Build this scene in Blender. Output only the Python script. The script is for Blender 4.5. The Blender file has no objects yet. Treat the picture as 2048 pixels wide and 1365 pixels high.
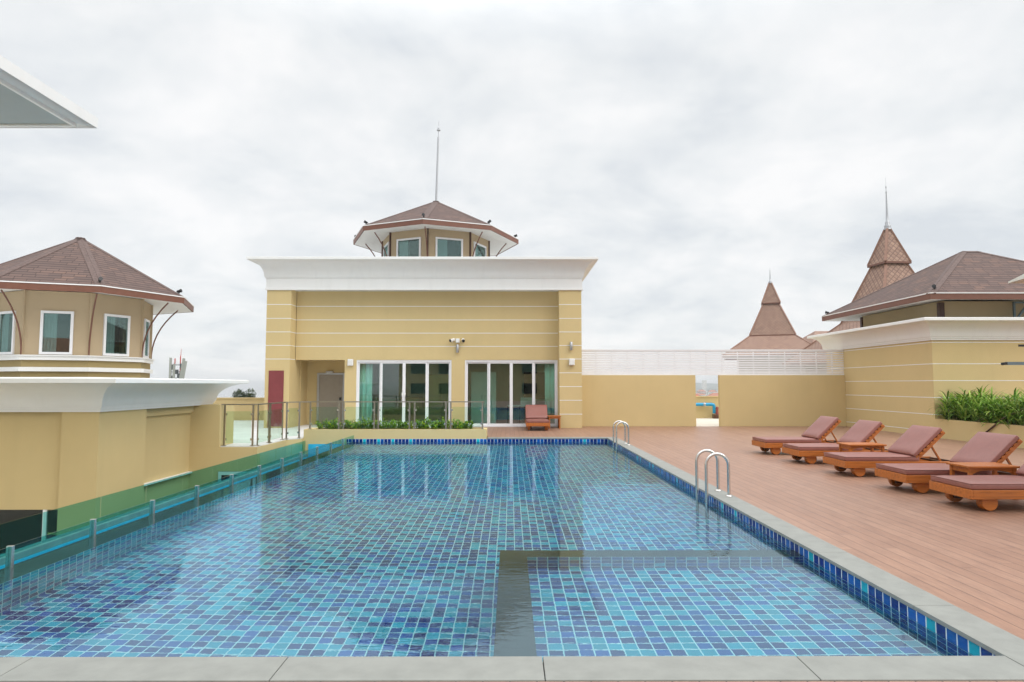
import bpy, math, random
from mathutils import Vector, Matrix
R = math.radians
random.seed(7)
S = bpy.context.scene
COL = S.collection

# ------------------------------------------------------------------ camera
cam_d = bpy.data.cameras.new("camera")
cam = bpy.data.objects.new("camera", cam_d)
COL.objects.link(cam)
cam_d.sensor_width = 36.0
cam_d.lens = 1300.0 * 36.0 / 2048.0
cam_d.clip_start = 0.05
cam_d.clip_end = 30000.0
cam.location = (0, 0, 1.55)
cam.rotation_euler = (R(90 + 3.829), 0, R(-0.176))
S.camera = cam

# ------------------------------------------------------------------ world, sun, exposure
SUN_EL, SUN_AZ = 42.0, 125.0          # azimuth clockwise from +Y: behind the camera, to the right
W = bpy.data.worlds.new("World")
S.world = W
W.use_nodes = True
wn, wl = W.node_tree.nodes, W.node_tree.links
wn.clear()


def wnode(t, **k):
    n = wn.new(t)
    for a, b in k.items():
        setattr(n, a, b)
    return n


def wmath(op, a, b=None, clamp=False):
    n = wnode("ShaderNodeMath", operation=op, use_clamp=clamp)
    for i, v in enumerate((a, b)):
        if v is None:
            continue
        if isinstance(v, (int, float)):
            n.inputs[i].default_value = v
        else:
            wl.new(v, n.inputs[i])
    return n.outputs[0]


tc = wnode("ShaderNodeTexCoord")
sep = wnode("ShaderNodeSeparateXYZ")
wl.new(tc.outputs["Generated"], sep.inputs[0])
zz = wmath("MAXIMUM", sep.outputs[2], 0.0)
den = wmath("ADD", zz, 0.30)
cmb = wnode("ShaderNodeCombineXYZ")
wl.new(wmath("DIVIDE", sep.outputs[0], den), cmb.inputs[0])
wl.new(wmath("DIVIDE", sep.outputs[1], den), cmb.inputs[1])
n1 = wnode("ShaderNodeTexNoise")
n1.inputs["Scale"].default_value = 2.1
n1.inputs["Detail"].default_value = 7.0
n1.inputs["Roughness"].default_value = 0.52
n1.inputs["Distortion"].default_value = 0.35
wl.new(cmb.outputs[0], n1.inputs["Vector"])
n2 = wnode("ShaderNodeTexNoise")
n2.inputs["Scale"].default_value = 6.5
n2.inputs["Detail"].default_value = 6.0
n2.inputs["Roughness"].default_value = 0.55
wl.new(cmb.outputs[0], n2.inputs["Vector"])
cl = wmath("ADD", wmath("MULTIPLY", n1.outputs[0], 0.75), wmath("MULTIPLY", n2.outputs[0], 0.25))
ramp = wnode("ShaderNodeValToRGB")
el = ramp.color_ramp.elements
el[0].position, el[0].color = 0.36, (0.735, 0.775, 0.815, 1)
el[1].position, el[1].color = 0.62, (1.0, 1.0, 1.0, 1)
e = el.new(0.48)
e.color = (0.87, 0.895, 0.91, 1)
wl.new(cl, ramp.inputs[0])
# an overcast sky is brightest overhead
mr = wnode("ShaderNodeMapRange")
mr.interpolation_type = "SMOOTHSTEP"
mr.inputs[1].default_value, mr.inputs[2].default_value = 0.44, 0.86
mr.inputs[3].default_value, mr.inputs[4].default_value = 1.0, 2.75
wl.new(zz, mr.inputs[0])
vm = wnode("ShaderNodeVectorMath", operation="SCALE")
wl.new(ramp.outputs[0], vm.inputs[0])
wl.new(mr.outputs[0], vm.inputs["Scale"])
bg_c = wnode("ShaderNodeBackground")
bg_c.inputs[1].default_value = 1.02
wl.new(vm.outputs[0], bg_c.inputs[0])
sky = wnode("ShaderNodeTexSky")
sky.sky_type = "NISHITA"
sky.sun_disc = False
sky.sun_elevation = R(SUN_EL)
sky.sun_rotation = R(SUN_AZ)
bg_s = wnode("ShaderNodeBackground")
bg_s.inputs[1].default_value = 0.10
wl.new(sky.outputs[0], bg_s.inputs[0])
mixw = wnode("ShaderNodeMixShader")
mixw.inputs[0].default_value = 0.94
wl.new(bg_s.outputs[0], mixw.inputs[1])
wl.new(bg_c.outputs[0], mixw.inputs[2])
wo = wnode("ShaderNodeOutputWorld")
wl.new(mixw.outputs[0], wo.inputs[0])

sun_d = bpy.data.lights.new("sun", "SUN")
sun_d.energy = 1.5
sun_d.angle = R(50)
sun_d.color = (1.0, 0.96, 0.90)
sun = bpy.data.objects.new("sun", sun_d)
COL.objects.link(sun)
sdir = Vector((math.sin(R(SUN_AZ)) * math.cos(R(SUN_EL)), math.cos(R(SUN_AZ)) * math.cos(R(SUN_EL)), math.sin(R(SUN_EL))))
sun.rotation_euler = sdir.to_track_quat("Z", "Y").to_euler()
sun.location = (8, -20, 40)

S.view_settings.view_transform = "Standard"
S.view_settings.look = "None"
S.view_settings.exposure = 0.0
S.view_settings.gamma = 1.0
S.render.engine = "CYCLES"
S.cycles.use_denoising = True
S.cycles.max_bounces = 14
S.cycles.transparent_max_bounces = 24
S.cycles.transmission_bounces = 8
S.cycles.diffuse_bounces = 4
S.cycles.sample_clamp_indirect = 8.0


# ------------------------------------------------------------------ materials
class NT:
    def __init__(s, name):
        s.m = bpy.data.materials.new(name)
        s.m.use_nodes = True
        s.n, s.l = s.m.node_tree.nodes, s.m.node_tree.links
        s.p = s.n["Principled BSDF"]
        s.out = s.n["Material Output"]

    def new(s, t, **k):
        n = s.n.new(t)
        for a, b in k.items():
            setattr(n, a, b)
        return n

    def put(s, v, sock):
        if isinstance(v, (int, float)):
            sock.default_value = v
        elif isinstance(v, tuple):
            sock.default_value = v if len(v) == len(sock.default_value) else (*v, 1)
        else:
            s.l.new(v, sock)

    def math(s, op, a, b=None, c=None, clamp=False):
        n = s.new("ShaderNodeMath", operation=op, use_clamp=clamp)
        for i, v in enumerate((a, b, c)):
            if v is not None:
                s.put(v, n.inputs[i])
        return n.outputs[0]

    def mix(s, f, a, b, mode="MIX"):
        n = s.new("ShaderNodeMix", data_type="RGBA", blend_type=mode)
        s.put(f, n.inputs[0])
        s.put(a, n.inputs[6])
        s.put(b, n.inputs[7])
        return n.outputs[2]

    def noise(s, vec, scale, detail=4, rough=0.5, dist=0.0):
        n = s.new("ShaderNodeTexNoise")
        if vec is not None:
            s.l.new(vec, n.inputs["Vector"])
        n.inputs["Scale"].default_value = scale
        n.inputs["Detail"].default_value = detail
        n.inputs["Roughness"].default_value = rough
        n.inputs["Distortion"].default_value = dist
        return n.outputs[0]

    def ramp(s, v, stops):
        n = s.new("ShaderNodeValToRGB")
        el = n.color_ramp.elements
        while len(el) < len(stops):
            el.new(0.5)
        for e_, (p_, c_) in zip(el, stops):
            e_.position = p_
            e_.color = (*c_, 1) if len(c_) == 3 else c_
        s.put(v, n.inputs[0])
        return n.outputs[0]

    def pos(s):
        return s.new("ShaderNodeNewGeometry").outputs["Position"]

    def obj(s):
        return s.new("ShaderNodeTexCoord").outputs["Object"]

    def scalev(s, v, sc):
        n = s.new("ShaderNodeMapping")
        s.l.new(v, n.inputs[0])
        n.inputs["Scale"].default_value = sc
        return n.outputs[0]

    def xyz(s, v):
        n = s.new("ShaderNodeSeparateXYZ")
        s.l.new(v, n.inputs[0])
        return n.outputs

    def comb(s, x, y, z=0.0):
        n = s.new("ShaderNodeCombineXYZ")
        for i, v in enumerate((x, y, z)):
            s.put(v, n.inputs[i])
        return n.outputs[0]

    def white(s, v):
        n = s.new("ShaderNodeTexWhiteNoise", noise_dimensions="3D")
        s.l.new(v, n.inputs[0])
        return n.outputs[0]

    def bump(s, h, strength=0.3, dist=0.01):
        n = s.new("ShaderNodeBump")
        n.inputs["Strength"].default_value = strength
        n.inputs["Distance"].default_value = dist
        s.l.new(h, n.inputs["Height"])
        return n.outputs[0]

    def fin(s, col=None, rough=None, metal=None, normal=None, spec=None):
        if col is not None:
            s.put(col, s.p.inputs["Base Color"])
        if rough is not None:
            s.put(rough, s.p.inputs["Roughness"])
        if metal is not None:
            s.put(metal, s.p.inputs["Metallic"])
        if spec is not None:
            s.put(spec, s.p.inputs["Specular IOR Level"])
        if normal is not None:
            s.l.new(normal, s.p.inputs["Normal"])
        return s.m


def plain(name, col, rough=0.5, metal=0.0, var=0.10, scale=6.0, bump=0.0, bscale=60.0, bdist=0.003):
    t = NT(name)
    v = t.obj()
    n = t.noise(v, scale, 5, 0.6)
    lo = tuple(c * (1 - var) for c in col)
    hi = tuple(min(1, c * (1 + var)) for c in col)
    c = t.ramp(n, [(0.3, lo), (0.7, hi)])
    nm = None
    if bump:
        nm = t.bump(t.noise(v, bscale, 3, 0.6), bump, bdist)
    return t.fin(c, rough, metal, nm)


def stucco(name, col):
    t = NT(name)
    v = t.pos()
    big = t.noise(v, 0.7, 5, 0.6)
    streak = t.noise(t.scalev(v, (2.5, 2.5, 0.25)), 1.0, 5, 0.6)
    fine = t.noise(v, 30.0, 3, 0.6)
    c1 = t.ramp(big, [(0.3, tuple(c * 0.955 for c in col)), (0.7, tuple(c * 1.035 for c in col))])
    c2 = t.mix(t.math("MULTIPLY", t.ramp(streak, [(0.52, (0, 0, 0)), (0.75, (1, 1, 1))]), 0.10), c1, tuple(c * 0.72 for c in col))
    return t.fin(c2, 0.8, 0.0, t.bump(fine, 0.12, 0.004), 0.25)


def painted(name, col, rough=0.45):
    t = NT(name)
    v = t.pos()
    streak = t.noise(t.scalev(v, (5.0, 5.0, 0.5)), 1.0, 6, 0.65)
    c = t.mix(t.math("MULTIPLY", t.ramp(streak, [(0.5, (0, 0, 0)), (0.8, (1, 1, 1))]), 0.22), col, tuple(x * 0.72 for x in col))
    return t.fin(c, rough, 0.0, t.bump(t.noise(v, 14, 4, 0.6), 0.06, 0.004), 0.3)


TP = 0.1036


def tiles(name, ua, va, u0, v0, weights):
    """Glazed mosaic: UA and VA pick the two axes, weights the share of navy, blue and turquoise."""
    t = NT(name)
    x = t.xyz(t.pos())
    u = t.math("DIVIDE", t.math("SUBTRACT", x[ua], u0), TP)
    v = t.math("DIVIDE", t.math("SUBTRACT", x[va], v0), TP)
    cu, cv = t.math("FLOOR", u), t.math("FLOOR", v)
    seq = t.math("ADD", t.math("MULTIPLY", cu, 0.7549), t.math("MULTIPLY", cv, 0.5698))
    rnd = t.math("FRACT", t.math("ADD", t.math("ADD", seq, 50.0), t.math("MULTIPLY", t.white(t.comb(cu, cv, float(ua))), 0.42)))
    rnd2 = t.white(t.comb(cv, cu, float(va) + 3.3))
    fu, fv = t.math("FRACT", u), t.math("FRACT", v)
    eu = t.math("MINIMUM", fu, t.math("SUBTRACT", 1.0, fu))
    ev = t.math("MINIMUM", fv, t.math("SUBTRACT", 1.0, fv))
    edge = t.math("MINIMUM", eu, ev)
    g = t.math("LESS_THAN", edge, 0.048)
    a, b = weights
    base = t.new("ShaderNodeValToRGB")
    base.color_ramp.interpolation = "CONSTANT"
    el = base.color_ramp.elements
    el[0].position, el[0].color = 0.0, (0.0005, 0.026, 0.19, 1)
    el[1].position, el[1].color = a, (0.0005, 0.085, 0.36, 1)
    e3 = el.new(b)
    e3.color = (0.0, 0.37, 0.49, 1)
    t.put(rnd, base.inputs[0])
    mott = t.noise(t.pos(), 40.0, 3, 0.6)
    shade = t.math("ADD", 0.68, t.math("MULTIPLY", t.math("ADD", t.math("MULTIPLY", rnd2, 0.6), t.math("MULTIPLY", mott, 0.6)), 0.55))
    hv = t.new("ShaderNodeHueSaturation")
    t.put(shade, hv.inputs["Value"])
    t.l.new(base.outputs[0], hv.inputs["Color"])
    c = t.mix(g, hv.outputs[0], (0.76, 0.80, 0.78))
    rough = t.math("ADD", 0.12, t.math("MULTIPLY", g, 0.6))
    nm = t.bump(t.math("MINIMUM", edge, 0.07), 0.25, 0.02)
    return t.fin(c, rough, 0.0, nm, 0.5)


def shingles(name):
    t = NT(name)
    uv = t.new("ShaderNodeUVMap").outputs[0]
    x = t.xyz(uv)
    row = t.math("FLOOR", t.math("DIVIDE", x[1], 0.165))
    off = t.math("MULTIPLY", t.white(t.comb(row, 1.7, 0.0)), 7.0)
    uu = t.math("ADD", t.math("DIVIDE", x[0], 0.30), off)
    cell = t.math("FLOOR", uu)
    rnd = t.white(t.comb(cell, row, 2.0))
    fu = t.math("FRACT", uu)
    fv = t.math("FRACT", t.math("DIVIDE", x[1], 0.165))
    base = t.ramp(rnd, [(0.0, (0.095, 0.062, 0.055)), (0.5, (0.125, 0.080, 0.069)), (0.85, (0.148, 0.092, 0.077)), (1.0, (0.20, 0.115, 0.085))])
    gran = t.noise(uv, 55.0, 3, 0.7)
    big = t.noise(uv, 0.9, 3, 0.6)
    c = t.mix(t.math("MULTIPLY", gran, 0.45), base, (0.10, 0.075, 0.07))
    c = t.mix(t.math("MULTIPLY", big, 0.30), c, (0.20, 0.14, 0.12))
    tabs = t.math("MULTIPLY", t.math("LESS_THAN", fu, 0.06), t.math("GREATER_THAN", rnd, 0.4))
    ln = t.math("MAXIMUM", t.math("LESS_THAN", fv, 0.20), tabs)  # row shadow painted along each course, plus tab slots
    c = t.mix(t.math("MULTIPLY", ln, 0.75), c, (0.03, 0.02, 0.018))
    h = t.math("ADD", t.math("SUBTRACT", 1.0, fv), t.math("MULTIPLY", gran, 0.25))
    return t.fin(c, 0.85, 0.0, t.bump(h, 0.6, 0.02), 0.25)


def scale_tiles(name):
    t = NT(name)
    uv = t.new("ShaderNodeUVMap").outputs[0]
    x = t.xyz(uv)
    a = t.math("DIVIDE", t.math("ADD", x[0], x[1]), 0.40)
    b = t.math("DIVIDE", t.math("SUBTRACT", x[0], x[1]), 0.40)
    fa, fb = t.math("FRACT", a), t.math("FRACT", b)
    ln = t.math("MAXIMUM", t.math("LESS_THAN", fa, 0.22), t.math("LESS_THAN", fb, 0.22))
    rnd = t.white(t.comb(t.math("FLOOR", a), t.math("FLOOR", b), 1.0))
    base = t.ramp(rnd, [(0.0, (0.27, 0.162, 0.118)), (1.0, (0.36, 0.228, 0.165))])
    c = t.mix(t.math("MULTIPLY", ln, 0.55), base, (0.085, 0.04, 0.032))
    return t.fin(c, 0.6, 0.0, t.bump(t.math("MINIMUM", fa, fb), 0.5, 0.04), 0.3)


def decking(name):
    t = NT(name)
    x = t.xyz(t.pos())
    BW = 0.142
    u = t.math("DIVIDE", x[0], BW)
    bi = t.math("FLOOR", u)
    rb = t.white(t.comb(bi, 0.5, 0.0))
    yy = t.math("DIVIDE", t.math("ADD", x[1], t.math("MULTIPLY", rb, 2.9)), 2.9)
    pi_ = t.math("FLOOR", yy)
    rp = t.white(t.comb(bi, pi_, 4.0))
    fu = t.math("FRACT", u)
    edge = t.math("MINIMUM", fu, t.math("SUBTRACT", 1.0, fu))
    gap = t.math("LESS_THAN", edge, 0.030)
    fy = t.math("FRACT", yy)
    endj = t.math("LESS_THAN", fy, 0.0016)
    g = t.math("MAXIMUM", gap, endj)
    gv = t.comb(t.math("MULTIPLY", x[0], 38.0), t.math("ADD", t.math("MULTIPLY", x[1], 2.6), t.math("MULTIPLY", rp, 30.0)), 0.0)
    grain = t.noise(gv, 1.0, 6, 0.65, 0.3)
    blotch = t.noise(t.pos(), 0.55, 4, 0.6)
    base = t.ramp(rp, [(0.0, (0.29, 0.150, 0.094)), (0.5, (0.32, 0.170, 0.108)), (1.0, (0.355, 0.197, 0.130))])
    c = t.mix(t.math("MULTIPLY", t.ramp(grain, [(0.35, (1, 1, 1)), (0.65, (0, 0, 0))]), 0.62), base, (0.18, 0.088, 0.058))
    c = t.mix(t.math("MULTIPLY", blotch, 0.30), c, (0.43, 0.28, 0.20))
    spots = t.noise(t.scalev(t.pos(), (9.0, 2.2, 1.0)), 1.0, 5, 0.7)
    c = t.mix(t.math("MULTIPLY", t.ramp(spots, [(0.45, (0, 0, 0)), (0.75, (1, 1, 1))]), 0.45), c, (0.16, 0.082, 0.056))
    c = t.mix(t.math("MULTIPLY", g, 0.70), c, (0.045, 0.022, 0.016))
    rough = t.math("ADD", 0.33, t.math("MULTIPLY", grain, 0.22))
    h = t.math("ADD", t.math("MULTIPLY", t.math("MINIMUM", edge, 0.05), 12.0), t.math("MULTIPLY", grain, 0.3))
    return t.fin(c, rough, 0.0, t.bump(h, 0.25, 0.004), 0.5)


def wood(name, col, axis=0, gloss=0.38):
    t = NT(name)
    sc = [28.0, 28.0, 28.0]
    sc[axis] = 1.6
    v = t.scalev(t.obj(), tuple(sc))
    g = t.noise(v, 1.0, 5, 0.6, 0.6)
    c = t.ramp(g, [(0.28, tuple(x * 0.62 for x in col)), (0.5, col), (0.75, tuple(x * 1.28 for x in col))])
    return t.fin(c, gloss, 0.0, t.bump(g, 0.10, 0.003), 0.4)


def glass(name, tint, refl=1.0, rough=0.0):
    tint = tuple(c ** 0.5 for c in tint)      # each pane has two faces
    """Sheet of glass: tinted see-through plus a Fresnel reflection on top."""
    t = NT(name)
    t.n.remove(t.p)
    tr = t.new("ShaderNodeBsdfTransparent")
    tr.inputs[0].default_value = (*tint, 1)
    gl = t.new("ShaderNodeBsdfGlossy")
    gl.inputs["Roughness"].default_value = rough
    gl.inputs["Color"].default_value = (0.95, 1.0, 0.98, 1)
    geo = t.new("ShaderNodeNewGeometry")
    dt = t.new("ShaderNodeVectorMath", operation="DOT_PRODUCT")
    t.l.new(geo.outputs["Normal"], dt.inputs[0])
    t.l.new(geo.outputs["Incoming"], dt.inputs[1])
    c5 = t.math("POWER", t.math("SUBTRACT", 1.0, t.math("ABSOLUTE", dt.outputs["Value"])), 5.0)
    f = t.math("ADD", 0.045 * refl, t.math("MULTIPLY", c5, 0.90))
    f = t.math("MULTIPLY", f, t.math("SUBTRACT", 1.0, geo.outputs["Backfacing"]), clamp=True)
    mx = t.new("ShaderNodeMixShader")
    t.l.new(f, mx.inputs[0])
    t.l.new(tr.outputs[0], mx.inputs[1])
    t.l.new(gl.outputs[0], mx.inputs[2])
    t.l.new(mx.outputs[0], t.out.inputs[0])
    return t.m


def water(name):
    t = NT(name)
    t.n.remove(t.p)
    v = t.pos()
    w1 = t.noise(t.scalev(v, (0.75, 1.5, 1.0)), 2.3, 3, 0.5, 0.5)
    w2 = t.noise(t.scalev(v, (0.6, 1.8, 1.0)), 8.5, 3, 0.55, 0.6)
    calm = t.noise(v, 0.33, 2, 0.5)
    amp = t.ramp(calm, [(0.38, (0.25, 0.25, 0.25)), (0.62, (1, 1, 1))])
    h = t.math("ADD", t.math("MULTIPLY", w1, 1.0), t.math("MULTIPLY", t.math("MULTIPLY", w2, 0.62), amp))
    nm = t.bump(h, 1.0, 0.0024)
    rf = t.new("ShaderNodeBsdfRefraction")
    rf.inputs["IOR"].default_value = 1.333
    rf.inputs["Roughness"].default_value = 0.0
    rf.inputs["Color"].default_value = (0.62, 0.95, 1.0, 1)
    gl = t.new("ShaderNodeBsdfGlossy")
    gl.inputs["Roughness"].default_value = 0.0
    gl.inputs["Color"].default_value = (0.69, 0.89, 1.0, 1)
    for n in (rf, gl):
        t.l.new(nm, n.inputs["Normal"])
    dt = t.new("ShaderNodeVectorMath", operation="DOT_PRODUCT")
    t.l.new(nm, dt.inputs[0])
    t.l.new(t.new("ShaderNodeNewGeometry").outputs["Incoming"], dt.inputs[1])
    gz = t.math("SUBTRACT", 1.0, t.math("ABSOLUTE", dt.outputs["Value"]), clamp=True)
    fz = t.math("ADD", t.math("ADD", 0.04, t.math("MULTIPLY", t.math("POWER", gz, 0.5), 0.295)), t.math("MULTIPLY", t.math("POWER", gz, 12.0), 0.38))
    mx = t.new("ShaderNodeMixShader")
    t.l.new(fz, mx.inputs[0])
    t.l.new(rf.outputs[0], mx.inputs[1])
    t.l.new(gl.outputs[0], mx.inputs[2])
    t.l.new(mx.outputs[0], t.out.inputs[0])
    return t.m


def leafmat(name, lo, hi, tip):
    t = NT(name)
    r_ = t.new("ShaderNodeNewGeometry").outputs["Random Per Island"]
    c = t.ramp(r_, [(0.0, lo), (0.6, hi), (1.0, tip)])
    t.p.inputs["Subsurface Weight"].default_value = 0.0
    m = t.fin(c, 0.42, 0.0, None, 0.4)
    tl = t.new("ShaderNodeBsdfTranslucent")
    t.l.new(c, tl.inputs[0])
    mx = t.new("ShaderNodeMixShader")
    mx.inputs[0].default_value = 0.22
    t.l.new(t.p.outputs[0], mx.inputs[1])
    t.l.new(tl.outputs[0], mx.inputs[2])
    t.l.new(mx.outputs[0], t.out.inputs[0])
    return m


def lamp_mat(name, col, st):
    t = NT(name)
    t.p.inputs["Emission Color"].default_value = (*col, 1)
    t.p.inputs["Emission Strength"].default_value = st
    return t.fin(col, 0.5)


YEL = (0.605, 0.472, 0.238)
M = dict(
    yellow=stucco("yellow_stucco", YEL),
    beige=stucco("beige_stucco", (0.46, 0.36, 0.235)),
    beige_lifted=stucco("lifted_beige_stucco", (0.52, 0.42, 0.26)),  # beige lightened in colour to offset the shade under the eaves
    olive=stucco("olive_stucco", (0.33, 0.255, 0.115)),
    white=painted("white_paint", (0.80, 0.80, 0.785)),
    frame=plain("white_powder_coat", (0.80, 0.80, 0.82), 0.35, var=0.03),
    brown=plain("brown_fascia_paint", (0.165, 0.066, 0.040), 0.5, var=0.08),
    bronze=plain("dark_bronze_metal", (0.075, 0.035, 0.025), 0.4, 0.3, var=0.08),
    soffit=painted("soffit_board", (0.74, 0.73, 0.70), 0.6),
    soffit_grey=painted("grey_soffit", (0.36, 0.405, 0.415), 0.6),  # even grey underside, darker than the white fascia
    shingle=shingles("brown_shingles"),
    hip=plain("hip_shingles", (0.12, 0.080, 0.070), 0.85, var=0.3, scale=14, bump=0.5, bscale=40),
    scale=scale_tiles("scale_roof_tiles"),
    ridge=plain("ridge_tiles", (0.27, 0.145, 0.10), 0.6, var=0.12),
    deck=decking("timber_decking"),
    coping=plain("grey_coping_stone", (0.235, 0.24, 0.22), 0.6, var=0.11, scale=6.0, bump=0.15, bscale=70),
    joint=plain("joint_filler", (0.10, 0.10, 0.095), 0.9),
    tfloor=tiles("mosaic_floor", 0, 1, 0.055, 0.02, (0.36, 0.64)),
    twx=tiles("mosaic_wall_along", 1, 2, 0.02, -0.032, (0.56, 0.90)),
    twy=tiles("mosaic_wall_across", 0, 2, 0.055, -0.032, (0.60, 0.90)),
    twl=tiles("mosaic_wall_weir", 1, 2, 0.02, -0.032, (0.20, 0.42)),
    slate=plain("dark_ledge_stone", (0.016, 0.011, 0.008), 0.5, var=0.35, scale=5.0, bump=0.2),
    water=water("pool_water"),
    kerb=plain("dark_kerb", (0.24, 0.28, 0.27), 0.6, var=0.2),
    curtain_dk=plain("grey_blind", (0.32, 0.37, 0.37), 0.85, var=0.1),  # one even grey for the turret window blinds
    gutter=plain("gutter_blue", (0.02, 0.42, 0.66), 0.35, var=0.12),
    green_glass=glass("green_glass", (0.27, 0.68, 0.66)),
    rail_glass=glass("railing_glass", (0.74, 0.90, 0.80)),
    win_glass=glass("window_glass", (0.50, 0.86, 0.80), 3.4),
    turret_glass=glass("turret_window_glass", (0.55, 0.72, 0.70), 6.0),
    steel=plain("brushed_steel", (0.62, 0.60, 0.57), 0.24, 1.0, var=0.05, scale=20),
    steel_dk=plain("dull_steel", (0.40, 0.35, 0.28), 0.36, 1.0, var=0.08, scale=20),
    alu=plain("grey_aluminium", (0.42, 0.43, 0.45), 0.4, 0.6, var=0.05),
    teak=wood("varnished_teak", (0.43, 0.132, 0.025)),
    teak_dk=wood("dark_teak", (0.10, 0.042, 0.022)),
    vinyl=plain("maroon_vinyl", (0.255, 0.096, 0.076), 0.40, var=0.08, scale=9, bump=0.10, bscale=45, bdist=0.006),
    black=plain("black_plastic", (0.012, 0.013, 0.015), 0.4),
    white_pl=plain("white_plastic", (0.78, 0.78, 0.76), 0.4, var=0.03),
    red=plain("red_door_paint", (0.22, 0.045, 0.05), 0.45, var=0.05),
    grey_door=plain("grey_door_paint", (0.30, 0.265, 0.22), 0.5, var=0.05),
    terrace=plain("pale_roof_screed", (0.62, 0.62, 0.62), 0.55, var=0.10, scale=1.2),
    cream=plain("cream_concrete", (0.62, 0.57, 0.48), 0.7, var=0.10, scale=1.5),
    soil=plain("dark_soil", (0.03, 0.022, 0.016), 0.95, var=0.4, scale=30),
    leaf=leafmat("hedge_leaves", (0.07, 0.19, 0.012), (0.23, 0.42, 0.022), (0.52, 0.55, 0.03)),
    blade=leafmat("palm_blades", (0.05, 0.14, 0.014), (0.17, 0.33, 0.03), (0.46, 0.56, 0.13)),
    treeleaf=leafmat("tree_leaves", (0.022, 0.045, 0.012), (0.05, 0.085, 0.022), (0.10, 0.13, 0.04)),
    bark=plain("bark", (0.10, 0.075, 0.05), 0.9, var=0.3),
    stem=plain("cane_stems", (0.10, 0.10, 0.03), 0.7, var=0.3),
    blue_pipe=plain("blue_pvc", (0.01, 0.30, 0.55), 0.3, var=0.05),
    red_pipe=plain("red_oxide", (0.28, 0.06, 0.05), 0.5),
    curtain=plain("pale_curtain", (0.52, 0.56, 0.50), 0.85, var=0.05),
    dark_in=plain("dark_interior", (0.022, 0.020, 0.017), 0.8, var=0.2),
    room=plain("room_wall", (0.58, 0.62, 0.56), 0.8, var=0.06),
    room_floor=plain("room_floor", (0.16, 0.11, 0.07), 0.4, var=0.1),
    strip=lamp_mat("shelf_light", (1.0, 0.72, 0.2), 0.9),
    mast_grey=plain("panel_grey", (0.36, 0.37, 0.34), 0.5, var=0.05),
    radio_grey=plain("radio_unit_grey", (0.10, 0.11, 0.12), 0.5),
    dark_glass=glass("lower_window_glass", (0.30, 0.36, 0.33), 0.8),
    mast_red=plain("mast_red", (0.50, 0.05, 0.04), 0.5),
    blue_steel=plain("blue_grey_steel", (0.13, 0.18, 0.20), 0.45, 0.2),
    canvas=plain("white_canvas", (0.72, 0.70, 0.62), 0.85, var=0.04),
    ground=plain("town_ground", (0.17, 0.19, 0.14), 0.95, var=0.35, scale=0.02),
    town=plain("town_render", (0.66, 0.64, 0.60), 0.8, var=0.06),
    town2=plain("town_pink_render", (0.55, 0.40, 0.36), 0.8, var=0.06),
    orange=plain("orange_roof_tiles", (0.36, 0.12, 0.06), 0.7, var=0.2),
    hillg=plain("wooded_hill", (0.06, 0.085, 0.06), 0.95, var=0.35, scale=0.03),
)


# sea: a mirror-like rippled surface
def sea_mat():
    t = NT("sea_water")
    nm = t.bump(t.noise(t.pos(), 0.25, 4, 0.6), 0.05, 0.1)
    return t.fin((0.20, 0.24, 0.25), 0.08, 0.0, nm, 0.6)


M["sea"] = sea_mat()


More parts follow.
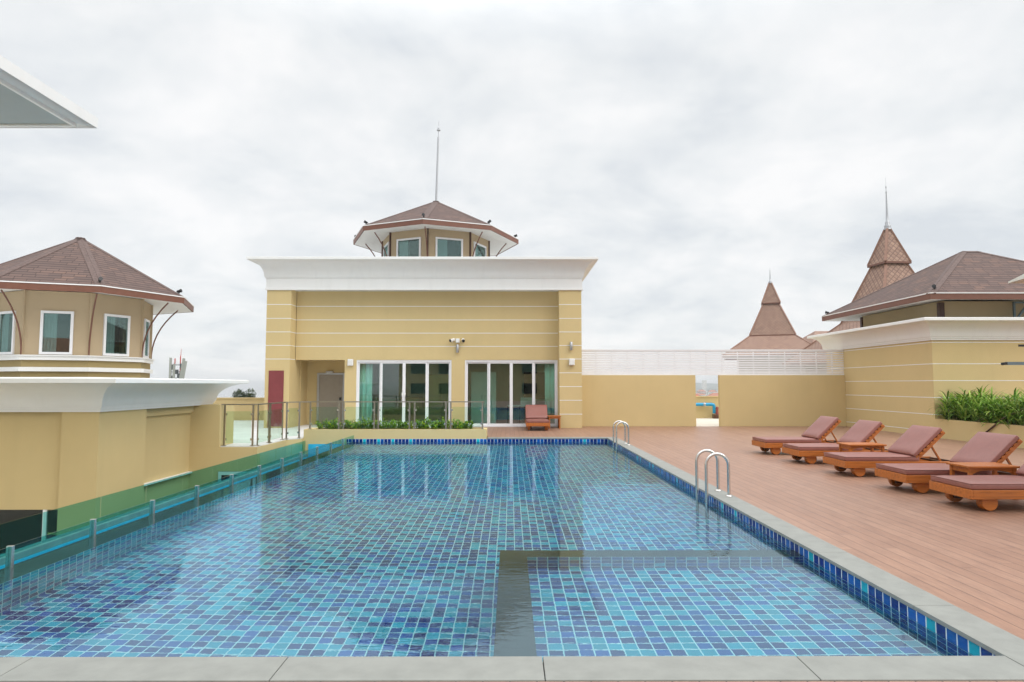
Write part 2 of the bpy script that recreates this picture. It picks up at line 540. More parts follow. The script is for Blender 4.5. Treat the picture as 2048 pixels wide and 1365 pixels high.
# ------------------------------------------------------------------ mesh helpers
class MB:
    def __init__(s):
        s.v, s.f, s.uv, s.sm = [], [], {}, set()

    def add(s, verts, faces, smooth=False):
        b = len(s.v)
        s.v += [Vector(p) for p in verts]
        for f in faces:
            if smooth:
                s.sm.add(len(s.f))
            s.f.append([b + i for i in f])
        return s

    def box(s, x0, x1, y0, y1, z0, z1):
        p = [(x, y, z) for z in (z0, z1) for y in (y0, y1) for x in (x0, x1)]
        return s.add(p, [(0, 2, 3, 1), (4, 5, 7, 6), (0, 1, 5, 4), (2, 6, 7, 3), (0, 4, 6, 2), (1, 3, 7, 5)])

    def obox(s, c, ax, ay, az, hx, hy, hz):
        """box at C with half sizes along three unit axes"""
        c, ax, ay, az = Vector(c), Vector(ax).normalized(), Vector(ay).normalized(), Vector(az).normalized()
        p = [c + ax * x * hx + ay * y * hy + az * z * hz for z in (-1, 1) for y in (-1, 1) for x in (-1, 1)]
        return s.add(p, [(0, 2, 3, 1), (4, 5, 7, 6), (0, 1, 5, 4), (2, 6, 7, 3), (0, 4, 6, 2), (1, 3, 7, 5)])

    def beam(s, a, b, w, h, up=(0, 0, 1)):
        a, b = Vector(a), Vector(b)
        d = b - a
        u = Vector(up)
        sd = d.cross(u)
        if sd.length < 1e-6:
            sd = d.cross(Vector((1, 0, 0)))
        u2 = sd.cross(d)
        return s.obox((a + b) / 2, d, sd, u2, d.length / 2, w / 2, h / 2)

    def tube(s, pts, r, seg=10, caps=True):
        pts = [Vector(p) for p in pts]
        rs = r if isinstance(r, (list, tuple)) else [r] * len(pts)
        rings = []
        prev = None
        for i, p in enumerate(pts):
            d = (pts[min(i + 1, len(pts) - 1)] - pts[max(i - 1, 0)]).normalized()
            if prev is None:
                n = d.cross(Vector((0, 0, 1)))
                if n.length < 1e-3:
                    n = d.cross(Vector((0, 1, 0)))
            else:
                n = prev - d * prev.dot(d)
            n.normalize()
            prev = n
            b = d.cross(n)
            rings.append([p + (n * math.cos(k / seg * math.tau) + b * math.sin(k / seg * math.tau)) * rs[i] for k in range(seg)])
        vs = [q for ring in rings for q in ring]
        fs = []
        for i in range(len(pts) - 1):
            for k in range(seg):
                a, b2 = i * seg + k, i * seg + (k + 1) % seg
                fs.append((a, a + seg, b2 + seg, b2))
        s.add(vs, fs, True)
        if caps:
            s.add(rings[0], [tuple(range(seg))])
            s.add(rings[-1], [tuple(reversed(range(seg)))])
        return s

    def lathe(s, c, prof, seg=16, axis=(0, 0, 1)):
        ax = Vector(axis).normalized()
        n = ax.orthogonal().normalized()
        b = ax.cross(n)
        c = Vector(c)
        vs = [c + ax * z + (n * math.cos(k / seg * math.tau) + b * math.sin(k / seg * math.tau)) * r for r, z in prof for k in range(seg)]
        fs = []
        for i in range(len(prof) - 1):
            for k in range(seg):
                a, d = i * seg + k, i * seg + (k + 1) % seg
                fs.append((a, d, d + seg, a + seg))
        s.add(vs, fs, True)
        if prof[0][0] > 1e-4:
            s.add(vs[:seg], [tuple(reversed(range(seg)))])
        if prof[-1][0] > 1e-4:
            s.add(vs[-seg:], [tuple(range(seg))])
        return s

    def prism(s, poly, z0, z1):
        n = len(poly)
        vs = [(x, y, z0) for x, y in poly] + [(x, y, z1) for x, y in poly]
        fs = [tuple(reversed(range(n))), tuple(range(n, 2 * n))] + [(i, (i + 1) % n, n + (i + 1) % n, n + i) for i in range(n)]
        return s.add(vs, fs)

    def roofface(s, pts):
        """planar roof facet: first two points on the eave; UV in metres along eave and up the slope"""
        pts = [Vector(p) for p in pts]
        u = (pts[1] - pts[0]).normalized()
        nrm = (pts[1] - pts[0]).cross(pts[2] - pts[0]).normalized()
        v = nrm.cross(u)
        s.uv[len(s.f)] = [((p - pts[0]).dot(u) + 3.17 * len(s.f), (p - pts[0]).dot(v)) for p in pts]
        return s.add(pts, [tuple(range(len(pts)))])

    def build(s, name, mat, parent=None, bevel=0.0, seg=2, world=True):
        off = Vector((0, 0, 0))
        q = parent
        while q is not None and world:
            off += q.location
            q = q.parent
        me = bpy.data.meshes.new(name)
        me.from_pydata([tuple(p - off) for p in s.v], [], s.f)
        if s.sm:
            for i, pl in enumerate(me.polygons):
                pl.use_smooth = i in s.sm
        if s.uv:
            lay = me.uv_layers.new(name="UVMap")
            for i, pl in enumerate(me.polygons):
                if i in s.uv:
                    for k, li in enumerate(pl.loop_indices):
                        lay.data[li].uv = s.uv[i][k]
        me.materials.append(M[mat] if isinstance(mat, str) else mat)
        me.update()
        o = bpy.data.objects.new(name, me)
        COL.objects.link(o)
        if parent is not None:
            o.parent = parent
        if bevel:
            b = o.modifiers.new("bevel", "BEVEL")
            b.width, b.segments, b.limit_method, b.angle_limit = bevel, seg, "ANGLE", R(40)
        return o


def thing(name, label, cat, loc=(0, 0, 0), rz=0.0, group=None):
    o = bpy.data.objects.new(name, None)
    o.empty_display_size = 0.1
    COL.objects.link(o)
    o.location = loc
    o.rotation_euler = (0, 0, rz)
    return tag(o, label, cat, group)


def tag(o, label, cat, group=None):
    o["label"], o["category"] = label, cat
    if group:
        o["group"] = group
    return o


def struct(o):
    o["kind"] = "structure"
    return o


def dup(root, loc, rz=None, label=None, scale=None):
    def cp(o, par):
        c = o.copy()
        COL.objects.link(c)
        c.parent = par
        for ch in [x for x in kids.get(o.name, [])]:
            cp(ch, c)
        return c
    kids = {}
    for x in bpy.data.objects:
        if x.parent:
            kids.setdefault(x.parent.name, []).append(x)
    r_ = cp(root, None)
    r_.location = loc
    if rz is not None:
        r_.rotation_euler = (0, 0, rz)
    if scale is not None:
        r_.scale = scale if isinstance(scale, tuple) else (scale,) * 3
    if label:
        r_["label"] = label
    return r_


def cove(p0, p1, z0, z1, n=9):
    """concave cavetto from (p0,z0) rising steeply, flattening towards (p1,z1)"""
    return [(p0 + (p1 - p0) * (1 - math.cos(k / n * math.pi / 2)), z0 + (z1 - z0) * math.sin(k / n * math.pi / 2)) for k in range(n + 1)]


def cornice(mb, x0, x1, y0, y1, prof):
    """sweep PROF (outward offset, z) round a rectangle with mitred corners"""
    n = len(prof)
    cs = [(x0, y0, -1, -1), (x1, y0, 1, -1), (x1, y1, 1, 1), (x0, y1, -1, 1)]
    for i in range(4):
        a, b = cs[i], cs[(i + 1) % 4]
        vs = []
        for p, z in prof:
            vs.append((a[0] + a[2] * p, a[1] + a[3] * p, z))
            vs.append((b[0] + b[2] * p, b[1] + b[3] * p, z))
        fs = [(2 * k, 2 * k + 1, 2 * k + 3, 2 * k + 2) for k in range(n - 1)]
        b0 = len(mb.f)
        mb.add(vs, fs)
        for k in range(n - 1):
            (pa, za), (pb, zb) = prof[k], prof[k + 1]
            if abs(pa - pb) > 1e-4 and abs(za - zb) > 1e-4:
                mb.sm.add(b0 + k)
    return mb


def octo(cx, cy, r, rot, n=8):
    return [(cx + r * math.sin(rot + k * math.tau / n), cy - r * math.cos(rot + k * math.tau / n)) for k in range(n)]


# ------------------------------------------------------------------ ground, sea, terrace, pool
GZ = -22.0
struct(MB().box(-12000, 12000, -12000, 12000, GZ - 1, GZ).build("ground", "ground"))
struct(MB().add([(-12000, 260, GZ + 0.3), (-40, 260, GZ + 0.3), (60, 900, GZ + 0.3), (200, 12000, GZ + 0.3), (-12000, 12000, GZ + 0.3)], [(0, 1, 2, 3, 4)]).build("sea", "sea"))
hv = []
NH = 60
for k in range(NH + 1):
    x = 300 + k * 60
    h = 27 + 4 * math.sin(k * 0.37) + 3 * math.sin(k * 0.91 + 1) + random.uniform(-1, 1)
    hv += [(x, 2350, GZ - 1), (x, 2600 + 30 * math.sin(k), GZ + h), (x, 3000, GZ - 1)]
hills = MB()
hills.add(hv, [(3 * k, 3 * k + 3, 3 * k + 4, 3 * k + 1) for k in range(NH)] + [(3 * k + 1, 3 * k + 4, 3 * k + 5, 3 * k + 2) for k in range(NH)])
struct(hills.build("hills", "hillg"))

PX0, PX1, PY0, PY1 = -4.27, 2.86, 3.83, 19.12     # pool basin inside the tiles
LX0, LX1, LY0, LY1 = -0.10, 0.165, 6.43, 6.68      # submerged dividing ledge
GX = -4.56                                         # inner glass line
OX = -5.96                                         # outer glass line
WZ, DM, DK = -0.115, -1.05, -0.50                  # water, main floor, children's floor
CW = 0.27                                          # coping width

deck = MB()
deck.box(PX1 + CW + 0.004, 24.0, -14, 24.35, -0.25, -0.006)
deck.box(-5.6, PX1 + CW, -14, PY0 - 0.305, -0.25, -0.006)
deck.box(-0.66, PX1 + CW, PY1 + 0.252, 19.86, -0.25, -0.006)
deck.box(-2.3, PX1 + CW, 19.862, 24.35, -0.25, -0.006)
struct(deck.build("pool_deck", "deck"))

cop = MB()
jt = []


def slab_row(a, b, fixed, along, step, start):
    t = start
    while t < b:
        p, q = max(t, a), min(t + step, b)
        if q - p > 0.03:
            if along == "y":
                cop.box(fixed[0], fixed[1], p + 0.0025, q - 0.0025, -0.032, 0.0)
            else:
                cop.box(p + 0.0025, q - 0.0025, fixed[0], fixed[1], -0.032, 0.0)
        t += step


slab_row(PY0 - 0.30, PY1 + 0.25, (PX1 - 0.02, PX1 + CW), "y", 1.452, 3.225 - 1.452)
slab_row(-5.6, PX1 - 0.0235, (PY0 - 0.30, PY0 + 0.0), "x", 1.452, 0.186 - 5 * 1.452)
slab_row(-0.66, PX1 - 0.0235, (PY1 - 0.02, PY1 + 0.25), "x", 1.452, -0.66)
struct(cop.build("pool_coping", "coping", bevel=0.004))
struct(MB().box(PX1 + 0.012, PX1 + CW - 0.004, PY0 - 0.29, PY1 + 0.24, -0.25, -0.034)
       .box(-5.6, PX1 + 0.01, PY0 - 0.29, PY0 - 0.012, -0.25, -0.034)
       .box(-0.65, PX1 + 0.01, PY1 + 0.012, PY1 + 0.24, -0.25, -0.034).build("coping_bed", "joint"))

basin = bpy.data.objects.new("pool_basin", None)
COL.objects.link(basin)
basin["kind"] = "structure"


def sheet(name, mat, quads):
    m_ = MB()
    for q in quads:
        m_.add(q, [(0, 1, 2, 3)])
    return m_.build(name, mat, basin)


def rxy(x0, x1, y0, y1, z):
    return [(x0, y0, z), (x1, y0, z), (x1, y1, z), (x0, y1, z)]


def rxz(x0, x1, y, z0, z1):
    return [(x0, y, z0), (x1, y, z0), (x1, y, z1), (x0, y, z1)]


def ryz(x, y0, y1, z0, z1):
    return [(x, y0, z0), (x, y1, z0), (x, y1, z1), (x, y0, z1)]


sheet("pool_floor", "tfloor", [rxy(PX0, LX0, PY0, LY1, DM), rxy(PX0, PX1, LY1, PY1, DM), rxy(LX1, PX1, PY0, LY0, DK)])
sheet("pool_side_wall", "twx", [ryz(PX1, PY0, LY0, DK, -0.032), ryz(PX1, LY0, LY1, -0.3, -0.032), ryz(PX1, LY1, PY1, DM, -0.032), ryz(LX0, PY0, LY1, DM, WZ - 0.012), ryz(LX1, PY0, LY0, DK, WZ - 0.012)])
sheet("pool_weir_wall", "twl", [ryz(PX0, PY0, PY1, DM, WZ - 0.014)])
sheet("pool_end_wall", "twy", [rxz(GX - 0.2, PX1, PY1, DM, -0.032), rxz(PX0, LX0, PY0, DM, -0.032), rxz(LX1, PX1, PY0, DK, -0.032),
                               rxz(LX0, PX1, LY1, DM, WZ - 0.012), rxz(LX1, PX1, LY0, DK, WZ - 0.012)])
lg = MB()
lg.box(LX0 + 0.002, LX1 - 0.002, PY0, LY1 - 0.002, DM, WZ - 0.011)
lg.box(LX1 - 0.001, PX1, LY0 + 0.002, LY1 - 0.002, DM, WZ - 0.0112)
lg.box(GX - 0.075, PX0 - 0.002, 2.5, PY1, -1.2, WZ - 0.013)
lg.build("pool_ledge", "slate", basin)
struct(MB().add(rxy(GX, PX1, PY0 - 0.02, PY1, WZ), [(0, 1, 2, 3)]).build("pool_water", "water"))
gt = MB()
gt.box(OX + 0.09, GX - 0.08, 2.5, PY1, -1.05, -0.86)
gt.box(OX, OX + 0.088, 2.5, PY1, -1.05, -0.547)
gt.box(OX + 0.092, GX - 0.079, PY1 - 0.03, PY1 - 0.004, -0.855, -0.18)
struct(gt.build("overflow_gutter", "gutter"))
struct(MB().box(OX - 0.10, OX + 0.06, 2.5, PY1, -0.545, -0.47).box(OX - 0.10, OX - 0.002, 2.5, PY1, -3.5, -0.546).build("gutter_kerb", "kerb"))
struct(MB().box(-30, OX - 0.11, -14, 16.4, -3.7, -3.5).build("lower_terrace", "cream"))
struct(MB().box(-30, -6.36, 17.0, 29, -0.3, 0.0).box(-6.36, -2.302, 19.9, 29, -0.3, -0.002).build("roof_terrace", "terrace"))
struct(MB().box(2.7, 22, 24.55, 31.4, -0.3, -0.03).build("service_terrace", "cream"))

# ------------------------------------------------------------------ yellow platform below the railing, parapets
plat = thing("platform_wall", "yellow rendered retaining wall stepping down beneath the terrace glass railing", "wall", (-7, 16.5, -3.5))
MB().prism([(-8.2, 16.47), (-6.34, 16.47), (-6.34, 18.62), (-6.02, 18.97), (-6.02, 19.1), (-6.02, 19.9), (-8.2, 19.9)], -3.5, -0.02).build("wall", "yellow", plat)
MB().prism([(-7.28, 16.50), (-6.37, 16.50), (-6.37, 18.60), (-6.05, 18.95), (-6.05, 19.9), (-7.28, 19.9)], -0.018, 0.006).build("screed_top", "terrace", plat)
MB().box(-8.2, -7.30, 16.472, 17.3, -0.0185, 1.04).build("pier", "yellow", plat)
f = MB().box(-7.27, -6.42, 16.42, 16.468, -1.9, -0.62).build("window", "dark_in", plat)
MB().box(-7.27, -6.42, 16.40, 16.43, -0.70, -0.62).box(-7.27, -7.20, 16.402, 16.431, -1.9, -0.701).box(-6.49, -6.42, 16.402, 16.431, -1.9, -0.701).build("window_frame", "frame", f)

par = thing("parapet_wall", "low yellow parapet along the roof edge left of the pool house", "wall", (-15, 28.5, 0))
MB().box(-30, -2, 28.45, 28.65, 0.0, 0.93).build("wall", "yellow", par)
MB().box(-30, -2, 28.40, 28.70, 0.932, 0.98).build("coping_cap", "yellow", par)
par2 = thing("parapet_wall", "low yellow parapet behind the blue pipe seen through the wall gap", "wall", (8, 30.8, 0))
MB().box(2.7, 22, 30.75, 30.95, -0.03, 0.96).build("wall", "yellow", par2)
MB().box(2.7, 22, 30.70, 31.0, 0.962, 1.0).build("coping_cap", "yellow", par2)

# ------------------------------------------------------------------ low glass barriers along the infinity edge
ib = thing("glass_barrier", "low green glass barrier with steel posts standing in the pool's overflow edge", "glass barrier", (GX, 11, WZ))
ys = [6.06 + 1.182 * k for k in range(-3, 11)] + [PY1 - 0.02]
for i, y in enumerate(ys[:-1]):
    MB().box(GX - 0.006, GX + 0.006, y + 0.022, ys[i + 1] - 0.022 if i < len(ys) - 2 else PY1 - 0.004, WZ - 0.004, 0.075).build("glass_panel", "green_glass", ib)
    p = MB().box(GX - 0.028, GX + 0.028, y - 0.018, y + 0.018, WZ - 0.012, 0.082).build("post", "steel", ib, 0.004)
ob = thing("glass_barrier", "outer green glass barrier of joined panels beyond the overflow gutter", "glass barrier", (OX, 11, -0.47))
yo = [9.62 + 1.182 * k for k in range(-6, 8)] + [PY1 - 0.01]
for i, y in enumerate(yo[:-1]):
    MB().box(OX - 0.006, OX + 0.006, y + 0.012, yo[i + 1] - 0.012, -0.469, -0.08).build("glass_panel", "green_glass", ob)

# ------------------------------------------------------------------ octagonal turret (parts of a building)


def eave_roof(par, poly, zc, apex, name="roof", over=0.0, fascia_h=0.21, mat="shingle"):
    """hipped roof over POLY (eave corners at fascia top zc) rising to APEX: a point or a pair of ridge points"""
    n = len(poly)
    rf = MB()
    caps = MB()
    for i in range(n):
        a, b = poly[i], poly[(i + 1) % n]
        A, B = (a[0], a[1], zc), (b[0], b[1], zc)
        if isinstance(apex[0], tuple):
            pa, pb = apex[2][i], apex[2][(i + 1) % n]
            P, Q = apex[pa], apex[pb]
        else:
            P = Q = apex
        rf.roofface([A, B, Q] if P == Q else [A, B, Q, P])
        Av, Bv, Pv, Qv = Vector(A), Vector(B), Vector(P), Vector(Q)
        nf = (Bv - Av).cross(Qv - Av).normalized()
        for e0, e1, sg in ((Av, Pv, 1), (Bv, Qv, -1)) + (((Pv, Qv, 1),) if P != Q else ()):
            wv = (nf.cross(e1 - e0) * (-sg if (e0, e1) != (Pv, Qv) else -1)).normalized() * 0.13
            vs = [e0, e1, e1 + wv, e0 + wv]
            if wv.dot((Av + Bv + Pv + Qv) / 4 - e0) < 0:
                vs = [e0, e1, e1 - wv, e0 - wv]
            lo_ = [q + nf * 0.001 for q in vs]
            hi_ = [q + nf * 0.014 for q in vs]
            caps.add(lo_ + hi_, [(4, 5, 6, 7), (2, 3, 7, 6), (3, 2, 1, 0), (0, 1, 5, 4), (1, 2, 6, 5), (3, 0, 4, 7)])
    r_ = rf.build(name, mat, par)
    caps.build("hip_cap", "hip", r_)
    fa, tr, so = MB(), MB(), MB()
    for i in range(n):
        a, b = Vector((*poly[i], 0)), Vector((*poly[(i + 1) % n], 0))
        d = (b - a).normalized()
        nrm = Vector((d.y, -d.x, 0))
        for mb_, t0, t1, zz0, zz1 in ((fa, 0.0, 0.03, zc - fascia_h, zc - 0.032), (tr, -0.02, 0.045, zc - 0.03, zc - 0.001)):
            tn = math.tan(math.pi / n)
            q = [a + nrm * t1 - d * t1 * tn, b + nrm * t1 + d * t1 * tn, b + nrm * t0 + d * t0 * tn, a + nrm * t0 - d * t0 * tn]
            vs = [(p.x, p.y, zz0) for p in q] + [(p.x, p.y, zz1) for p in q]
            mb_.add(vs, [(3, 2, 1, 0), (4, 5, 6, 7), (0, 1, 5, 4), (2, 3, 7, 6), (1, 2, 6, 5), (3, 0, 4, 7)])
    cxm, cym = sum(p[0] for p in poly) / n, sum(p[1] for p in poly) / n
    ro = [(cxm + (x - cxm) * 0.994, cym + (y - cym) * 0.994, zc - fascia_h + 0.006) for x, y in poly]
    ri = [(cxm + (x - cxm) * 0.56, cym + (y - cym) * 0.56, zc - fascia_h + 0.17) for x, y in poly]
    so.add(ro + ri, [(k, n + k, n + (k + 1) % n, (k + 1) % n) for k in range(n)])
    so.add(ri, [tuple(reversed(range(n)))])
    fa.build("fascia", "brown", r_)
    tr.build("drip_edge", "white", r_)
    so.build("soffit", "soffit", r_)
    return r_


def window_on(par, c, u, nrm, w, h, fw=0.07, vert=None, glassmat="turret_glass", back=0.05):
    """framed window centred at C on a wall whose tangent is U and outward normal NRM"""
    c, u, nrm = Vector(c), Vector(u).normalized(), Vector(nrm).normalized()
    z = Vector((0, 0, 1))
    fr = MB()
    o = nrm * 0.018
    for s_ in (-1, 1):
        fr.obox(c + o + u * s_ * (w / 2 - fw / 2), u, nrm, z, fw / 2, 0.028, h / 2)
        fr.obox(c + o + z * s_ * (h / 2 - fw / 2), u, nrm, z, w / 2 - fw, 0.0275, fw / 2)
    if vert is not None:
        fr.obox(c + o + u * vert, u, nrm, z, 0.022, 0.012, h / 2 - fw)
    W_ = fr.build("window", "frame", par)
    MB().obox(c + nrm * 0.010, u, nrm, z, w / 2 - fw, 0.003, h / 2 - fw).build("pane", glassmat, W_)
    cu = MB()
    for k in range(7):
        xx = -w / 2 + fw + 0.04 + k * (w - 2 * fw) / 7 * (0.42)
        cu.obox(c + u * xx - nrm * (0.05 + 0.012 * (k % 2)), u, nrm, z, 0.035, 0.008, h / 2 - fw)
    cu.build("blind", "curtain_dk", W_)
    return W_


def turret(par, cx, cy, rot, zbase, zc, rise, re=3.38, rw=2.18, wsize=(0.95, 1.17), wz=None, bands=False):
    eave = octo(cx, cy, re, rot)
    wall = octo(cx, cy, rw, rot)
    inner = octo(cx, cy, rw - 0.16, rot)
    zt = zc - 0.075
    # wall built as eight panels round real openings
    wm = MB()
    ww, wh = wsize
    for k in range(8):
        a, b = Vector((*wall[k], 0)), Vector((*wall[(k + 1) % 8], 0))
        d = (b - a)
        L = d.length
        d.normalize()
        u0, u1 = (L - ww) / 2 + 0.01, (L + ww) / 2 - 0.01
        z0, z1 = wz - wh / 2 + 0.01, wz + wh / 2 - 0.01

        def q(ua, ub, za, zb):
            wm.add([(*(a + d * ua).xy, za), (*(a + d * ub).xy, za), (*(a + d * ub).xy, zb), (*(a + d * ua).xy, zb)], [(0, 1, 2, 3)])
        q(0, u0, zbase, zt)
        q(u1, L, zbase, zt)
        q(u0, u1, zbase, z0)
        q(u0, u1, z1, zt)
        nin = Vector((-d.y, d.x, 0)) * 0.14
        ra, rb = a + d * u0, a + d * u1
        for (p0, p1, za, zb) in ((ra, ra, z0, z1), (rb, rb, z0, z1)):
            wm.add([(p0.x, p0.y, za), (p0.x + nin.x, p0.y + nin.y, za), (p0.x + nin.x, p0.y + nin.y, zb), (p0.x, p0.y, zb)], [(0, 1, 2, 3)])
        for za in (z0, z1):
            wm.add([(ra.x, ra.y, za), (rb.x, rb.y, za), (rb.x + nin.x, rb.y + nin.y, za), (ra.x + nin.x, ra.y + nin.y, za)], [(0, 1, 2, 3)])
    tw = wm.build("turret_wall", "beige", par)
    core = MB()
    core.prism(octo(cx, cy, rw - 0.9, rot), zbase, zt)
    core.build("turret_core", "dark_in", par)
    for k in range(8):
        a, b = Vector((*wall[k], 0)), Vector((*wall[(k + 1) % 8], 0))
        d = (b - a).normalized()
        nrm = Vector((d.y, -d.x, 0))
        c = (a + b) / 2
        window_on(par, (c.x, c.y, wz), d, nrm, ww, wh, vert=None)
    r_ = eave_roof(par, eave, zc, (cx, cy, zc + rise), "turret_roof")
    for k in range(8):
        ca, sa = math.sin(rot + k * math.tau / 8), -math.cos(rot + k * math.tau / 8)
        pts = []
        for i in range(9):
            t = i / 8
            rr = rw + 0.05 + (re * 0.86 - rw - 0.05) * (t ** 2.3)
            pts.append((cx + ca * rr, cy + sa * rr, zbase + bands_h(bands) + (zc - 0.19 - zbase - bands_h(bands)) * t))
        MB().tube(pts, 0.022, 8).build("eave_bracket", "brown", par)
        MB().beam((cx + ca * (rw + 0.01), cy + sa * (rw + 0.01), zbase + bands_h(bands)), (cx + ca * (rw + 0.01), cy + sa * (rw + 0.01), zt), 0.05, 0.09, (ca, sa, 0)).build("corner_strip", "bronze" if not bands else "beige", par)
    return eave


def bands_h(b):
    return b if b else 0.0


# ------------------------------------------------------------------ pool house
ph = thing("pool_house", "yellow two storey pool house with white cornice and octagonal turret behind the pool", "building", (-3.1, 23.5, 0))
HX0, HX1, HY, HR = -8.80, 2.585, 23.40, 23.97
PLX, PRX = -7.92, 1.78                       # inner edges of the end pillars
HT = 5.0
ALX0, ALX1, ALZ = -7.90, -6.09, 2.45         # alcove
D1 = (-5.66, -2.155)
D2 = (-1.665, 1.755)
DZ = 2.455
wl_ = MB()
wl_.box(HX0, PLX, HY, 24.6, 0.0, HT)                       # left pillar
wl_.box(PRX, HX1, HY, 24.6, -0.004, HT)                    # right pillar
wl_.box(ALX0, PRX, HR, HR + 0.18, DZ + 0.001, HT)
wl_.box(ALX1, D1[0], HR, HR + 0.18, 0.0, DZ)
wl_.box(D1[1], D2[0], HR, HR + 0.18, 0.0, DZ)
wl_.box(D2[1], PRX, HR, HR + 0.18, 0.0, DZ)
wl_.box(HX0 + 0.003, HX0 + 0.2, 24.6, 33, 0.0, HT)
wl_.box(HX1 - 0.2, HX1 - 0.003, 24.6, 33, 0.0, HT)
wl_.box(HX0, HX1, 33, 33.2, 0.0, HT)
# alcove shell
wl_.box(ALX0 - 0.02, ALX1 + 0.2, 25.4, 25.55, 0.0, 2.7)
wl_.box(ALX1 - 0.003, ALX1 + 0.16, HR + 0.181, 25.4, 0.0, 2.7)
wl_.box(ALX0 - 0.02, ALX0 - 0.001, 24.6, 25.4, 0.0, 2.7)
wl_.box(ALX0, ALX1, HR + 0.181, 25.4, DZ + 0.003, 2.7)
wl_.build("wall", "yellow", ph)
gl_ = MB()
for z in (4.44, 3.935, 3.445, 2.955, 2.465, 1.97, 1.475, 0.985, 0.49):
    gl_.box(PRX - 0.004, HX1 + 0.004, HY - 0.005, HY + 0.02, z - 0.011, z + 0.011)
    if z > 2.4:
        gl_.box(HX0 - 0.004, PLX + 0.004, HY - 0.005, HY + 0.02, z - 0.011, z + 0.011)
        gl_.box(PLX - 0.02, PLX + 0.0045, HY + 0.0201, HR - 0.004, z - 0.011, z + 0.011)
    if z > 2.5:
        gl_.box(PLX + 0.005, PRX - 0.005, HR - 0.005, HR + 0.02, z - 0.011, z + 0.011)
gl_.build("groove_line", "white", ph)
pf = [(0.0, 4.96), (0.055, 4.965), (0.055, 5.02), (0.03, 5.04), (0.03, 5.37), (0.05, 5.385), (0.05, 5.41), (0.075, 5.415), (0.075, 5.44)] + cove(0.085, 0.54, 5.45, 5.99) + [(0.56, 5.995), (0.56, 6.08), (0.50, 6.095), (-0.2, 6.115), (-0.2, 5.86)]
cornice(MB(), HX0, HX1, HY, 33.2, pf).build("cornice", "white", ph)
MB().box(HX0 + 0.2, HX1 - 0.2, HR + 0.2, 33, HT - 0.02, 5.88).build("roof_slab", "terrace", ph)
# glazed doors
for (a, b), hand in ((D1, True), (D2, False)):
    fr = MB()
    fw = 0.052
    fr.box(a, b, HR + 0.02, HR + 0.12, DZ - 0.07, DZ - 0.001)
    fr.box(a, a + fw, HR + 0.021, HR + 0.121, 0.0, DZ - 0.071)
    fr.box(b - fw, b, HR + 0.021, HR + 0.121, 0.0, DZ - 0.071)
    fr.box(a + fw, b - fw, HR + 0.02, HR + 0.12, 0.0, 0.05)
    dr = fr.build("glazed_door", "frame", ph, 0.004)
    n = 4
    pw = (b - a - 2 * fw) / n
    for k in range(n):
        xa, xb = a + fw + k * pw, a + fw + (k + 1) * pw
        yb = HR + 0.045 + 0.03 * (k in (0, 3))
        lf = MB()
        sw = 0.055
        lf.box(xa, xa + sw, yb, yb + 0.028, 0.052, DZ - 0.072)
        lf.box(xb - sw, xb, yb, yb + 0.028, 0.052, DZ - 0.072)
        lf.box(xa + sw, xb - sw, yb, yb + 0.028, 0.052, 0.12)
        lf.box(xa + sw, xb - sw, yb, yb + 0.028, DZ - 0.13, DZ - 0.072)
        lf.build("leaf_frame", "frame", dr)
        MB().box(xa + sw, xb - sw, yb + 0.010, yb + 0.018, 0.12, DZ - 0.13).build("pane", "win_glass", dr)
    if hand:
        xc = (a + b) / 2
        for s_ in (-0.06, 0.06):
            MB().tube([(xc + s_, HR + 0.045, 0.90), (xc + s_, HR - 0.01, 0.92), (xc + s_, HR - 0.01, 1.24), (xc + s_, HR + 0.045, 1.26)], 0.012, 8).build("handle", "steel", dr)
# interior
rm = MB()
rm.box(ALX1 + 0.17, HX1 - 0.201, 29.0, 29.1, 0.004, 3.0)
rm.box(ALX1 + 0.17, ALX1 + 0.2, HR + 0.3, 29, 0.004, 3.0)
rm.box(-1.98, -1.84, HR + 0.2, 29.0, 0.004, 2.8)
rm.build("room_wall", "room", ph)
MB().box(ALX1 + 0.17, HX1 - 0.201, HR + 0.19, 29.0, 2.8, 2.86).build("room_ceiling", "room", ph)
MB().box(ALX1 + 0.17, HX1 - 0.201, HR + 0.17, 29.0, -0.06, 0.003).build("room_floor", "room_floor", ph)
dd = MB().box(-7.42, -6.50, 25.36, 25.40, 0.0, 1.93).build("service_door", "grey_door", ph, 0.004)
MB().box(-7.50, -7.421, 25.34, 25.40, 0.0, 2.0).box(-6.499, -6.42, 25.34, 25.40, 0.0, 2.0).box(-7.42, -6.50, 25.341, 25.40, 1.931, 2.0).build("door_frame", "alu", dd)
MB().box(-6.62, -6.56, 25.30, 25.36, 0.95, 1.05).build("handle", "black", dd)
rd = MB().box(-8.63, -8.15, HY - 0.025, HY - 0.001, 0.06, 2.02).build("red_door", "red", ph, 0.004)
MB().box(-8.66, -8.631, HY - 0.02, HY - 0.001, 0.03, 2.05).box(-8.149, -8.12, HY - 0.02, HY - 0.001, 0.03, 2.05).box(-8.63, -8.15, HY - 0.0195, HY - 0.001, 2.021, 2.05).build("door_frame", "red", rd)
TC = (-3.17, 27.4)
ev = turret(ph, TC[0], TC[1], R(-1.2), 5.86, 7.73, 1.66, re=3.50, wsize=(1.12, 1.26), wz=6.71, rw=2.26)
sp = MB()
ax_, ay_ = TC
zt_ = 7.73 + 1.66
sp.tube([(ax_, ay_, zt_ - 0.1), (ax_ + 0.075, ay_, zt_ + 2.80)], [0.045, 0.036], 10)
sp.tube([(ax_ + 0.077, ay_, zt_ + 2.78), (ax_ + 0.095, ay_, zt_ + 3.50)], [0.014, 0.008], 8)
